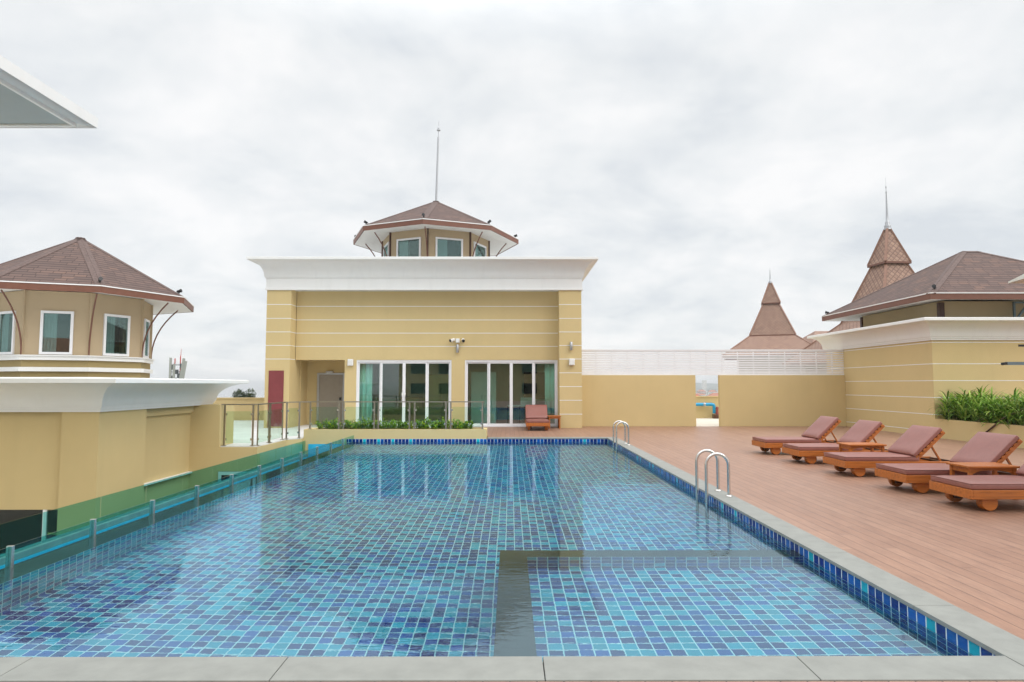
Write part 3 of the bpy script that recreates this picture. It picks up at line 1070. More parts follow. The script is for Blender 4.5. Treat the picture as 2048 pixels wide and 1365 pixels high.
sp.lathe((ax_ + 0.085, ay_, zt_ + 3.06), [(0.01, 0), (0.075, 0.03), (0.085, 0.06), (0.03, 0.09), (0.045, 0.12), (0.04, 0.15), (0.01, 0.22)], 12)
sp.build("spire_rod", "alu", ph)

# ------------------------------------------------------------------ left pavilion
lp = thing("pavilion", "yellow pavilion with white coved cornice and brown octagonal turret left of the pool", "building", (-13, 16, -3.5))
LXE, LYF, LYB = -7.84, 12.50, 17.1
w = MB()
w.box(-8.55, LXE, LYF, 14.12, -3.5, 1.04)
w.box(-20, -8.551, LYF + 0.10, 12.9, -0.83, 1.04)
w.box(-8.55, LXE - 0.20, 14.121, 16.9, -3.5, 1.04)
w.box(-20, -8.551, 16.7, LYB, -3.5, 1.04)
w.box(-20, LXE - 0.12, 12.9, LYB - 0.01, 0.85, 1.041)
w.build("wall", "yellow", lp)
pf2 = [(0.0, 1.025), (0.05, 1.03), (0.05, 1.075), (0.075, 1.08), (0.075, 1.115), (0.095, 1.12), (0.095, 1.135)] + cove(0.105, 0.70, 1.14, 1.575) + [(0.72, 1.58), (0.72, 1.655), (0.66, 1.67), (-0.6, 1.70), (-0.6, 1.5)]
cornice(MB(), -20, LXE, LYF, LYB, pf2).build("cornice", "white", lp)
MB().box(-19.5, LXE - 0.3, LYF + 0.3, LYB - 0.3, 1.5, 1.66).build("roof_slab", "terrace", lp)
MB().box(LXE - 0.199, LXE - 0.10, 14.15, 16.45, -0.655, -0.615).build("window_head", "white", lp)
dk = MB().box(-20, -8.553, 13.6, 13.7, -3.5, -0.84).build("lower_room", "dark_in", lp)
MB().box(-20, -8.553, 12.8, 13.6, -1.0, -0.84).box(-20, -8.553, 12.7, 13.6, -3.49, -3.4).build("room_shell", "dark_in", dk)
lw = MB().box(-8.90, -8.83, 12.60, 12.66, -3.4, -0.832).box(-10.5, -10.43, 12.60, 12.66, -3.4, -0.832).build("window_mullion", "frame", lp)
MB().box(-20, -8.553, 12.625, 12.635, -3.4, -0.832).build("pane", "dark_glass", lw)
for xa, xb in ((-9.45, -8.95), (-8.80, -8.56)):
    MB().box(xa, xb, 13.5, 13.55, -1.50, -1.47).build("shelf_light", "strip", lp)
LT = (-13.56, 20.3)
turret(lp, LT[0], LT[1], R(-2.5), 1.0, 4.28, 1.90, rw=2.08, wsize=(0.80, 1.24), wz=2.96 + 0.06, bands=1.34)
bd = MB()
for zb, th in ((2.24, 0.11), (1.92, 0.12)):
    bd.prism(octo(LT[0], LT[1], 2.20, R(-2.5)), zb, zb + th)
bd.prism(octo(LT[0], LT[1], 2.25, R(-2.5)), 2.351, 2.38)
bd.build("band_moulding", "white", lp)
MB().prism(octo(LT[0], LT[1], 2.115, R(-2.5)), -0.01, 2.238).build("turret_base", "olive", lp)

# ------------------------------------------------------------------ eave corner at upper left; unseen tower below kept narrow for sky light
tw = thing("corner_tower", "grey white eave corner jutting in at upper left, on an unseen narrow tower", "building", (-10.2, 7.3, -3.5))
WX0, WX1, WY0, WY1 = -10.9, -9.2, 6.6, 8.33
MB().box(WX0, WX1, WY0, WY1, -3.5, 5.2).build("wall", "yellow", tw)
pf3 = [(0.0, 4.9)] + cove(0.02, 1.0, 4.95, 5.79, 10) + [(2.04, 5.795), (2.04, 5.765), (2.09, 5.765), (2.09, 5.82), (2.30, 5.825), (2.30, 6.0), (2.2, 6.02), (-0.4, 6.1), (-0.4, 5.0)]
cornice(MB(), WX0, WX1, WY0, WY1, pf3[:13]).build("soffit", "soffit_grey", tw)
cornice(MB(), WX0, WX1, WY0, WY1, pf3[12:]).build("cornice", "white", tw)
MB().box(WX0 + 0.3, WX1 - 0.3, WY0 + 0.3, WY1 - 0.3, 5.9, 6.08).build("roof_slab", "terrace", tw)

# ------------------------------------------------------------------ right pavilion
rp = thing("pavilion", "yellow pavilion with white cornice and brown hipped roof right of the deck", "building", (17, 20, 0))
RX, RYF, RYB = 12.56, 19.28, 25.75
w = MB()
w.box(RX, 24, RYF, RYF + 0.25, -0.05, 2.88)
w.box(RX + 0.001, RX + 0.25, RYF + 0.251, RYB, -0.05, 2.88)
w.box(RX + 0.25, 24, RYB - 0.25, RYB - 0.001, -0.05, 2.88)
w.box(RX + 0.25, 24, RYF + 0.26, RYB - 0.26, 2.7, 2.95)
w.build("wall", "yellow", rp)
pf4 = [(0.0, 2.865), (0.05, 2.87), (0.05, 2.915), (0.075, 2.92), (0.075, 2.955), (0.09, 2.96)] + cove(0.10, 0.49, 2.975, 3.41) + [(0.51, 3.415), (0.51, 3.49), (0.46, 3.51), (-0.6, 3.55), (-0.6, 3.0)]
cornice(MB(), RX, 24, RYF, RYB, pf4).build("cornice", "white", rp)
g = MB()
for z in (2.805, 2.165, 1.665, 1.165, 0.665, 0.165):
    g.box(RX - 0.0045, 24, RYF - 0.005, RYF + 0.02, z - 0.010, z + 0.010)
    g.box(RX - 0.005, RX + 0.02, RYF + 0.0205, RYB, z - 0.010, z + 0.010)
g.build("groove_line", "white", rp)
UX, UY0, UY1 = 13.30, 19.95, 24.4
w = MB()
w.box(UX, 15.9, UY0, UY1, 3.2, 4.12)
w.box(15.9, 22, UY0 + 0.9, UY1, 3.2, 4.10)
w.build("upper_wall", "beige_lifted", rp)
MB().box(UX - 0.05, UX + 0.10, UY0 - 0.06, UY0 + 0.08, 3.3, 4.08).box(UX - 0.05, UX + 0.05, UY1 - 0.05, UY1 + 0.06, 3.3, 4.08).build("corner_post", "bronze", rp)
sf = MB()
for a, b in (((15.32, 3.5), (15.32, 4.06)), ((15.80, 3.5), (15.80, 4.06)), ((15.32, 4.04), (15.80, 4.04)), ((15.36, 3.5), (15.76, 4.02))):
    sf.beam((a[0], UY0 - 0.35, a[1]), (b[0], UY0 - 0.35, b[1]), 0.05, 0.06, (0, 1, 0))
sf.build("steel_brace", "blue_steel", rp)
EX0, EX1, EY0, EY1, EZ = 12.28, 19.4, 18.80, 25.35, 4.23
rpoly = [(EX0, EY0), (EX1, EY0), (EX1, EY1), (EX0, EY1)]
rap = [(15.6, 22.1, 6.13), (16.1, 22.1, 6.13), {0: 0, 1: 1, 2: 1, 3: 0}]
eave_roof(rp, rpoly, EZ, tuple(rap), "roof", fascia_h=0.20)

# ------------------------------------------------------------------ garden wall, slat screen, service pipe
gw = thing("garden_wall", "plain yellow wall with a narrow gateway between pool house and right pavilion", "wall", (7.5, 24.4, 0))
MB().box(HX1 + 0.003, 6.945, 24.36, 24.54, -0.03, 1.90).build("wall", "yellow", gw)
MB().box(7.845, RX - 0.003, 24.36, 24.54, -0.03, 1.90).build("wall", "yellow", gw)
ss = thing("slat_screen", "white horizontal slat screen standing on top of the yellow garden wall", "fence", (7.5, 24.45, 1.9))
sl = MB()
z = 1.985
while z < 2.80:
    sl.box(HX1 + 0.004, RX - 0.004, 24.425, 24.437, z, z + 0.062)
    z += 0.0875
sl.build("slats", "frame", ss)
MB().box(HX1 + 0.004, RX - 0.004, 24.41, 24.46, 1.902, 1.968).build("bottom_rail", "frame", ss)
MB().box(HX1 + 0.004, RX - 0.004, 24.41, 24.46, 2.815, 2.865).build("top_rail", "frame", ss)
x = HX1 + 0.03
while x < RX - 0.05:
    MB().box(x, x + 0.035, 24.438, 24.475, 1.969, 2.814).build("upright", "frame", ss)
    x += 0.594
pp = thing("water_pipe", "bright blue water pipe with elbow along the parapet seen through the gateway", "pipe", (8.8, 30.5, 0))
MB().tube([(7.0, 30.55, 0.62), (9.45, 30.55, 0.62), (9.53, 30.55, 0.60), (9.56, 30.55, 0.53), (9.56, 30.55, 0.2)], 0.075, 12).build("pipe_run", "blue_pipe", pp)
MB().lathe((9.1, 30.55, 0.62), [(0.085, -0.05), (0.095, -0.04), (0.095, 0.04), (0.085, 0.05)], 12, (1, 0, 0)).build("coupling", "alu", pp)
MB().box(9.05, 9.15, 30.56, 30.74, 0.58, 0.66).build("bracket", "alu", pp)
pv = thing("valve", "red valve body on a dark block beside the blue pipe", "valve", (9.64, 30.4, 0))
MB().lathe((9.66, 30.42, 0.16), [(0.07, 0), (0.08, 0.05), (0.055, 0.1), (0.055, 0.28), (0.075, 0.32), (0.02, 0.36)], 12).build("valve_body", "red_pipe", pv)
MB().box(9.48, 9.78, 30.3, 30.62, -0.03, 0.16).build("base_block", "teak_dk", pv, 0.01)

# ------------------------------------------------------------------ planters
pb = thing("planter", "long yellow rendered planter box at the far end of the pool", "planter", (-3.3, 19.5, 0))
BX0, BX1, BY0, BY1, BZ = -6.02, -0.685, PY1 + 0.001, 19.85, 0.245
MB().box(BX0, BX1, BY0, BY0 + 0.12, -0.031, BZ).box(BX0, BX1, BY1 - 0.1, BY1, -0.2, BZ).box(BX0, BX0 + 0.30, BY0 + 0.121, BY1 - 0.101, -0.2, BZ - 0.001).box(BX1 - 0.14, BX1, BY0 + 0.121, BY1 - 0.101, -0.2, BZ - 0.001).box(BX0, GX - 0.2, BY0 + 0.0005, BY0 + 0.12, -1.0, -0.0315).build("planter_box", "yellow", pb)
MB().box(BX0 + 0.301, BX1 - 0.141, BY0 + 0.121, BY1 - 0.101, -0.1, BZ - 0.05).build("soil", "soil", pb)

rpl = thing("planter", "yellow rendered planter box against the right pavilion wall", "planter", (13.5, 16, 0))
MB().box(12.50, 12.66, 10.0, RYF - 0.003, -0.03, 0.545).box(12.661, 16.5, RYF - 0.18, RYF - 0.006, -0.03, 0.54).build("planter_box", "yellow", rpl)
MB().box(12.661, 14.6, 10.0, RYF - 0.185, -0.02, 0.47).build("soil", "soil", rpl)
bwall = thing("garden_wall", "yellow wall set back behind the palms in the right planter", "wall", (14.8, 15, 0))
MB().box(14.62, 14.85, 9.0, RYF - 0.01, -0.03, 0.60).build("wall", "yellow", bwall)


def leaf(mb, p, d, up, L, wd):
    d, up = Vector(d).normalized(), Vector(up)
    s_ = d.cross(up)
    if s_.length < 1e-3:
        s_ = d.cross(Vector((1, 0, 0)))
    s_.normalize()
    nz = s_.cross(d)
    p = Vector(p)
    mb.add([p, p + d * L * 0.45 + s_ * wd + nz * wd * 0.3, p + d * L - nz * L * 0.12, p + d * L * 0.45 - s_ * wd + nz * wd * 0.3], [(0, 1, 2, 3)])


def shrub_mesh(seed):
    rr = random.Random(seed)
    mb = MB()
    st = MB()
    for b in range(22):
        bx, by = rr.uniform(-0.22, 0.22), rr.uniform(-0.19, 0.19)
        h = rr.uniform(0.12, 0.25) * (1.0 - 0.35 * abs(bx) / 0.22 * rr.random())
        tx, ty = bx + rr.uniform(-0.05, 0.05), by + rr.uniform(-0.05, 0.05)
        st.tube([(bx * 0.6, by * 0.6, -0.03), (tx, ty, h)], 0.004, 5, False)
        for k in range(17):
            t = rr.uniform(0.25, 1.05)
            a = rr.uniform(0, math.tau)
            e_ = rr.uniform(-0.1, 1.1)
            d = (math.cos(a) * math.cos(e_), math.sin(a) * math.cos(e_), math.sin(e_))
            leaf(mb, (bx * 0.6 + (tx - bx * 0.6) * t, by * 0.6 + (ty - by * 0.6) * t, -0.03 + (h + 0.03) * t), d, (0, 0, 1), rr.uniform(0.045, 0.075), rr.uniform(0.012, 0.019))
    return mb, st


SHL = "small bushy green shrub among the row filling the pool planter"
protos = []
for sd in (1, 2, 3):
    t_ = thing("shrub", SHL, "shrub", (0, 0, 0), 0, "shrubs in the pool planter")
    a, b = shrub_mesh(sd)
    a.build("foliage", "leaf", t_)
    b.build("stems", "stem", t_)
    protos.append(t_)
sx = BX0 + 0.52
i = 0
while sx < BX1 - 0.36:
    sc = random.uniform(1.2, 1.5)
    loc = (sx, (BY0 + BY1) / 2 + random.uniform(-0.03, 0.03), BZ - 0.05)
    if i < 3:
        o = protos[i]
        o.location, o.rotation_euler, o.scale = loc, (0, 0, random.uniform(0, 6.28)), (sc, sc, sc)
    else:
        dup(protos[i % 3], loc, random.uniform(0, 6.28), None, sc)
    sx += 0.30
    i += 1


def palm_mesh(seed):
    rr = random.Random(seed)
    mb, st = MB(), MB()
    for c in range(13):
        bx, by = rr.uniform(-0.28, 0.28), rr.uniform(-0.28, 0.28)
        h = rr.uniform(0.22, 0.66)
        top = Vector((bx * 1.15, by * 1.15, h))
        st.tube([(bx, by, 0), (bx * 1.08, by * 1.08, h * 0.6), top], [0.011, 0.009, 0.007], 6, False)
        for k in range(24):
            a = rr.uniform(0, math.tau)
            L = rr.uniform(0.36, 0.62)
            wd = rr.uniform(0.013, 0.021)
            e0 = rr.uniform(0.25, 1.25)
            base = top - Vector((0, 0, rr.uniform(0.0, 0.30)))
            hd = Vector((math.cos(a), math.sin(a), 0))
            s_ = Vector((-hd.y, hd.x, 0))
            pts = []
            p = base.copy()
            n = 5
            for j in range(n + 1):
                t = j / n
                ww = wd * (0.45 + 1.6 * t) if t < 0.35 else wd * (1.0 - ((t - 0.35) / 0.65) ** 2) + 0.001
                pts.append((p - s_ * ww, p + s_ * ww))
                e_ = e0 - t * t * rr.uniform(1.3, 1.9)
                p = p + (hd * math.cos(e_) + Vector((0, 0, 1)) * math.sin(e_)) * (L / n)
            vs = [q for pr in pts for q in pr]
            mb.add(vs, [(2 * j, 2 * j + 1, 2 * j + 3, 2 * j + 2) for j in range(n)], True)
    return mb, st


PL = "clump of arching narrow palm leaves in the right planter"
pprot = []
for sd in (11, 12, 13):
    t_ = thing("lady_palm", PL, "palm plant", (0, 0, 0), 0, "palm clumps in the right planter")
    a, b = palm_mesh(sd)
    a.build("foliage", "blade", t_)
    b.build("stems", "stem", t_)
    pprot.append(t_)
i = 0
y = RYF - 0.42
while y > 12.6:
    for xx in (12.92, 13.5):
        sc = random.uniform(0.92, 1.18)
        loc = (xx + random.uniform(-0.08, 0.08), y + random.uniform(-0.1, 0.1), 0.44)
        if i < 3:
            o = pprot[i]
            o.location, o.rotation_euler, o.scale = loc, (0, 0, random.uniform(0, 6.28)), (sc, sc, sc)
        else:
            dup(pprot[i % 3], loc, random.uniform(0, 6.28), None, sc)
        i += 1
    y -= 0.46

# ------------------------------------------------------------------ steel and glass railing
rl = thing("glass_railing", "steel post railing with clear glass panels round the terrace and along the planter", "railing", (-4, 18, 0))
HZ = 1.045
path = [(-7.30, 16.56, HZ), (-6.40, 16.56, HZ), (-6.40, 18.58, HZ), (-6.08, 18.98, HZ), (-5.86, 19.19, HZ - 0.003), (-0.755, 19.19, HZ - 0.003)]
hr = MB()
for a, b in zip(path[:-1], path[1:]):
    hr.beam(a, b, 0.05, 0.03)
for p in path[1:-1]:
    hr.obox(p, (1, 0, 0), (0, 1, 0), (0, 0, 1), 0.026, 0.026, 0.0152)
hr.build("handrail", "steel_dk", rl)


def bay(a, b, z0):
    a, b = Vector(a), Vector(b)
    d = (b - a).normalized()
    for p in (a, b):
        pm = MB().beam((p.x, p.y, z0), (p.x, p.y, HZ - 0.016), 0.045, 0.02, (-d.y, d.x, 0))
        pm.obox((p.x, p.y, z0 + 0.006), (1, 0, 0), (0, 1, 0), (0, 0, 1), 0.045, 0.045, 0.006)
        pm.build("post", "steel_dk", rl)
    ga, gb = a + d * 0.045, b - d * 0.045
    MB().beam((ga.x, ga.y, (z0 + 0.98) / 2 - 0.02), (gb.x, gb.y, (z0 + 0.98) / 2 - 0.02), 0.01, 0.85 - z0 if z0 > 0.1 else 0.80).build("glass_panel", "rail_glass", rl)
    cl_ = MB()
    for p, s_ in ((a, 1), (b, -1)):
        for zz_ in (z0 + 0.16, 0.80):
            cl_.obox((p.x + d.x * s_ * 0.035, p.y + d.y * s_ * 0.035, zz_), d, (-d.y, d.x, 0), (0, 0, 1), 0.022, 0.014, 0.028)
    cl_.build("glass_clamp", "steel", rl)


bay((-7.22, 16.56, 0), (-6.50, 16.56, 0), 0.008)
bay((-6.40, 16.62, 0), (-6.40, 17.38, 0), 0.008)
bay((-6.40, 17.48, 0), (-6.40, 18.42, 0), 0.008)
bay((-6.36, 18.64, 0), (-6.10, 18.95, 0), 0.008)
for xa, xb in ((-5.86, -5.02), (-4.88, -3.98), (-3.86, -2.95), (-2.80, -1.88), (-1.74, -0.81)):
    bay((xa, 19.19, 0), (xb, 19.19, 0), BZ)

# ------------------------------------------------------------------ sun loungers
def make_lounger():
    t = thing("sun_lounger", "", "sun lounger", (0, 0, 0), 0, "teak sun loungers on the deck")
    B = dict(world=False)
    Wd, L = 0.80, 1.93
    for y0 in (0.0, Wd - 0.035):
        MB().box(0.030, L, y0, y0 + 0.035, 0.15, 0.262).build("side_rail", "teak", t, 0.005, **B)
    MB().box(0.0, 0.0298, 0.0, Wd, 0.149, 0.263).build("foot_board", "teak", t, 0.005, **B)
    MB().box(L - 0.03, L, 0.036, Wd - 0.036, 0.155, 0.255).build("head_board", "teak_dk", t, 0.004, **B)
    s_ = MB()
    for k in range(13):
        s_.box(0.05 + k * 0.09, 0.115 + k * 0.09, 0.037, Wd - 0.037, 0.243, 0.263)
    s_.build("seat_slats", "teak_dk", t, **B)
    th = R(43.5)
    ux, uz = math.cos(th), math.sin(th)
    hx, hz = 1.215, 0.272

    def P(a, n_, y_):
        return Vector((hx + ux * a - uz * n_, y_, hz + uz * a + ux * n_))
    A, N, Y = Vector((ux, 0, uz)), Vector((-uz, 0, ux)), Vector((0, 1, 0))
    bf = MB()
    for y0 in (0.06, Wd - 0.06):
        bf.obox(P(0.33, 0.005, y0), A, Y, N, 0.36, 0.018, 0.028)
    for k in range(8):
        bf.obox(P(0.05 + k * 0.085, 0.045, Wd / 2), A, Y, N, 0.024, Wd / 2 - 0.008, 0.013)
    bf.build("backrest_frame", "teak", t, 0.003, **B)
    for y0 in (0.13, Wd - 0.13):
        MB().beam(P(0.40, -0.02, y0), (1.69, y0, 0.235), 0.022, 0.035, (0, 1, 0)).build("prop", "teak", t, **B)
    MB().beam((1.69, 0.10, 0.24), (1.69, Wd - 0.10, 0.24), 0.03, 0.03).build("prop_rest", "teak_dk", t, **B)
    for y0, y1 in ((0.055, 0.165), (Wd - 0.135, Wd - 0.055)):
        MB().lathe((0.27, y0, 0.103), [(0.096, 0), (0.103, 0.008), (0.103, y1 - y0 - 0.008), (0.096, y1 - y0)], 28, (0, 1, 0)).build("wheel", "teak", t, **B)
    MB().tube([(0.27, 0.06, 0.103), (0.27, Wd - 0.06, 0.103)], 0.015, 8).build("axle", "alu", t, **B)
    MB().box(0.22, 0.32, 0.14, 0.19, 0.06, 0.245).box(0.22, 0.32, Wd - 0.19, Wd - 0.14, 0.06, 0.245).build("wheel_block", "teak_dk", t, 0.004, **B)
    for y0 in (0.04, Wd - 0.10):
        MB().box(1.60, 1.67, y0, y0 + 0.06, 0.0, 0.149).build("leg", "teak", t, 0.004, **B)
    # cushions: gently domed, soft edges
    def cushion(f, la, lw, th_):
        mb = MB()
        nx, ny = 12, 8
        vs = []
        for top in (1, 0):
            for i_ in range(nx + 1):
                for j_ in range(ny + 1):
                    a_, b_ = i_ / nx, j_ / ny
                    e_ = min(a_, 1 - a_) * la
                    g_ = min(b_, 1 - b_) * lw
                    r_ = min(1.0, e_ / 0.05) * min(1.0, g_ / 0.05)
                    hgt = th_ * (0.78 + 0.22 * r_ ** 0.5) + 0.004 * math.sin(a_ * 9 + b_ * 3) * r_ if top else 0.0
                    vs.append(f(a_ * la, (b_ - 0.5) * lw, hgt))
        n1_ = (nx + 1) * (ny + 1)
        fs = []
        for i_ in range(nx):
            for j_ in range(ny):
                q = i_ * (ny + 1) + j_
                fs.append((q, q + ny + 1, q + ny + 2, q + 1))
                fs.append((n1_ + q, n1_ + q + 1, n1_ + q + ny + 2, n1_ + q + ny + 1))
        for i_ in range(nx):
            for j_ in (0, ny):
                q = i_ * (ny + 1) + j_
                fs.append((q, q + ny + 1, n1_ + q + ny + 1, n1_ + q) if j_ else (q, n1_ + q, n1_ + q + ny + 1, q + ny + 1))
        for j_ in range(ny):
            for i_ in (0, nx):
                q = i_ * (ny + 1) + j_
                fs.append((q, n1_ + q, n1_ + q + 1, q + 1) if i_ else (q, q + 1, n1_ + q + 1, n1_ + q))
        mb.add(vs, fs, True)
        return mb
    c1 = cushion(lambda a, b, n_: (0.012 + a, Wd / 2 + b, 0.265 + n_), 1.245, 0.775, 0.082)
    sc_ = c1.build("seat_cushion", "vinyl", t, 0.014, 3, **B)
    c2 = cushion(lambda a, b, n_: tuple(P(0.02 + a, 0.057 + n_, Wd / 2 + b)), 0.665, 0.775, 0.080)
    bc_ = c2.build("back_cushion", "vinyl", t, 0.014, 3, **B)
    for par_, pts in ((sc_, [(0.016, 0.014, 0.333), (0.016, 0.786, 0.333), (1.25, 0.786, 0.333), (1.25, 0.014, 0.333), (0.016, 0.014, 0.333)]),):
        MB().tube(pts, 0.006, 6, False).build("piping", "vinyl", par_, **B)
    return t


LF = "teak sun lounger with maroon cushions"
lo = make_lounger()
rows = [(14.44, "farthest " + LF + " of the row"),
        (12.76, LF + ", second from the row's far end"),
        (11.00, LF + " in the middle of the row of five"),
        (9.33, LF + ", second nearest in the row"),
        (8.02, LF + " nearest the camera, backrest out of view")]
for i, (yy, lab) in enumerate(rows):
    if i == 0:
        lo.location = (5.625, yy, 0)
        lo["label"] = lab
    else:
        dup(lo, (5.625 + 0.006 * (i % 2), yy, 0), R((0.4, -0.3, 0.2, -0.2)[i - 1]), lab)
dup(lo, (1.345, 21.95, 0), R(90), LF + " standing alone in front of the pool house glass doors")


def make_table():
    t = thing("side_table", "", "side table", (0, 0, 0), 0, "small teak side tables")
    B = dict(world=False)
    s_ = MB()
    for k in range(7):
        s_.box(0.03 + k * 0.0915, 0.03 + k * 0.0915 + 0.084, 0.035, 0.425, 0.425, 0.445)
    s_.build("top_slats", "teak", t, 0.002, **B)
    MB().box(0, 0.70, 0.0, 0.034, 0.42, 0.447).box(0, 0.70, 0.426, 0.46, 0.42, 0.447).box(0, 0.029, 0.0345, 0.4255, 0.4205, 0.4465).box(0.671, 0.70, 0.0345, 0.4255, 0.4205, 0.4465).build("top_frame", "teak", t, 0.003, **B)
    for sx_ in (0.05, 0.65):
        for sy_ in (0.05, 0.41):
            MB().beam((sx_, sy_, 0), (sx_, sy_, 0.419), 0.045, 0.045, (1, 0, 0)).build("leg", "teak", t, 0.003, **B)
    ap = MB()
    for y0 in (0.04, 0.40):
        n = 10
        for k in range(n):
            xa, xb = 0.0735 + (0.626 - 0.0735) * k / n, 0.0735 + (0.626 - 0.0735) * (k + 1) / n
            def zz_(x_):
                q = (x_ - 0.35) / 0.276
                return 0.385 - 0.055 * q ** 4
            ap.add([(xa, y0, zz_(xa)), (xb, y0, zz_(xb)), (xb, y0, 0.42), (xa, y0, 0.42), (xa, y0 + 0.02, zz_(xa)), (xb, y0 + 0.02, zz_(xb)), (xb, y0 + 0.02, 0.42), (xa, y0 + 0.02, 0.42)],
                   [(0, 1, 2, 3), (7, 6, 5, 4), (0, 4, 5, 1)])
    ap.box(0.04, 0.06, 0.073, 0.387, 0.35, 0.419).box(0.64, 0.66, 0.073, 0.387, 0.35, 0.419)
    ap.build("apron", "teak", t, **B)
    return t


tb = make_table()
tb.location = (6.20, 8.86, 0)
tb["label"] = "teak side table between the two loungers nearest the camera"
dup(tb, (6.24, 12.05, 0), None, "teak side table between the second and third loungers from the far end")
dup(tb, (1.80, 22.95, 0), R(90), "teak side table beside the lone lounger by the pool house pillar")

# ------------------------------------------------------------------ pool ladders
def ladder(yn, yf, label):
    t = thing("pool_ladder", label, "pool ladder", (2.9, (yn + yf) / 2, 0), 0, "steel pool ladders")
    xi, xo, zt = 2.735, 3.045, 0.605
    r_ = (xo - xi) / 2
    for y in (yn, yf):
        pts = [(xi, y, -0.95), (xi, y, 0.0)] + [((xi + xo) / 2 - r_ * math.cos(a), y, zt - 0.021 - r_ + r_ * math.sin(a)) for a in [k / 12 * math.pi for k in range(13)]] + [(xo, y, 0.0)]
        q = MB().tube(pts, 0.0215, 14).build("rail", "steel", t)
        MB().lathe((xo, y, 0.001), [(0.048, 0), (0.048, 0.006), (0.036, 0.012), (0.024, 0.02)], 20).build("flange", "steel", q)
    for z_ in (-0.40, -0.66, -0.92):
        MB().box(xi - 0.04, xi + 0.04, yn + 0.02, yf - 0.02, z_, z_ + 0.025).build("tread", "steel", t)


ladder(9.15, 9.62, "nearer stainless steel pool ladder of two arched rails")
ladder(16.80, 17.28, "farther stainless steel pool ladder near the pool's far corner")

# ------------------------------------------------------------------ wall fittings
def cyl_light(x, y, z, label):
    t = thing("wall_light", label, "wall light", (x, y, z), 0, "grey cylinder wall lights")
    MB().lathe((x, y - 0.085, z - 0.15), [(0.044, 0), (0.05, 0.004), (0.05, 0.296), (0.044, 0.30)], 16).build("lamp_tube", "alu", t)
    MB().box(x - 0.03, x + 0.03, y - 0.036, y - 0.001, z - 0.05, z + 0.05).build("bracket", "alu", t)


cyl_light(-1.93, HR, 2.87, "grey cylinder wall light below the security cameras")
cyl_light(2.20, HY, 2.93, "grey cylinder wall light high on the right pillar of the pool house")


def box_light(x, y, z, label):
    t = thing("wall_light", label, "wall light", (x, y, z), 0, "white box wall lights")
    MB().box(x - 0.10, x + 0.10, y - 0.13, y - 0.02, z - 0.12, z + 0.12).build("housing", "white_pl", t, 0.015)
    MB().box(x - 0.06, x + 0.06, y - 0.0195, y - 0.001, z - 0.07, z + 0.07).build("back_plate", "alu", t)
    MB().box(x - 0.075, x + 0.075, y - 0.136, y - 0.1301, z - 0.095, z + 0.06).build("diffuser", "soffit", t)


box_light(-5.86, HR, 2.36, "white box wall light between the alcove and the glass doors")
box_light(2.22, HY, 2.36, "white box wall light on the right pillar of the pool house")


def cctv(x, z, dx, label):
    y = HR
    t = thing("security_camera", label, "security camera", (x, y, z), 0, "white security cameras")
    MB().tube([(x, y - 0.002, z - 0.02), (x, y - 0.07, z - 0.06), (x, y - 0.11, z - 0.02)], 0.016, 8).build("mount", "white_pl", t)
    d = Vector((dx, -0.75, -0.28)).normalized()
    c = Vector((x, y - 0.13, z + 0.02))
    MB().lathe(c - d * 0.10, [(0.045, 0), (0.055, 0.02), (0.055, 0.19), (0.06, 0.2)], 16, d).build("housing", "white_pl", t)
    MB().lathe(c + d * 0.101, [(0.057, 0), (0.057, 0.012), (0.03, 0.03)], 16, d).build("lens", "black", t)


cctv(-2.12, 3.16, -0.75, "white security camera pointing left above the glass doors")
cctv(-1.72, 3.16, 0.12, "white security camera pointing forward above the glass doors")
jb = thing("junction_box", "small white junction box between the two security cameras", "junction box", (-1.93, HR, 3.17))
MB().box(-2.0, -1.86, HR - 0.09, HR - 0.001, 3.09, 3.24).build("box_body", "white_pl", jb, 0.006)
MB().box(-1.985, -1.875, HR - 0.098, HR - 0.0905, 3.105, 3.225).build("lid", "white_pl", jb, 0.003)
cl0 = thing("door_lamp", "small lamp above the grey service door in the alcove", "lamp", (-7.0, 25.3, 2.0))
MB().box(-7.14, -6.86, 25.22, 25.335, 2.01, 2.07).build("housing", "alu", cl0, 0.01)
MB().box(-7.10, -6.90, 25.215, 25.30, 1.992, 2.009).build("diffuser", "white_pl", cl0)


def flood(x, y, z, ang, label, s_=1.0):
    t = thing("floodlight", label, "floodlight", (x, y, z), 0, "black floodlights on the roof edges")
    d = Vector((math.sin(ang), -math.cos(ang), 0.25)).normalized()
    c = Vector((x, y, z + 0.075))
    MB().lathe(c - d * 0.07, [(0.024, 0), (0.038, 0.015), (0.042, 0.08), (0.056, 0.13), (0.056, 0.145)], 14, d).build("housing", "black", t)
    MB().tube([(x, y, z - 0.035), (x, y, z + 0.04)], 0.014, 6).lathe((x, y, z + 0.02), [(0.03, 0), (0.03, 0.05)], 10).build("mount", "black", t)
    MB().tube([c - d * 0.09, c - d * 0.16 + Vector((0, 0, -0.02)), Vector((x, y, z)) - d * 0.12 + Vector((0, 0, -0.03))], 0.006, 5).build("cable", "black", t)


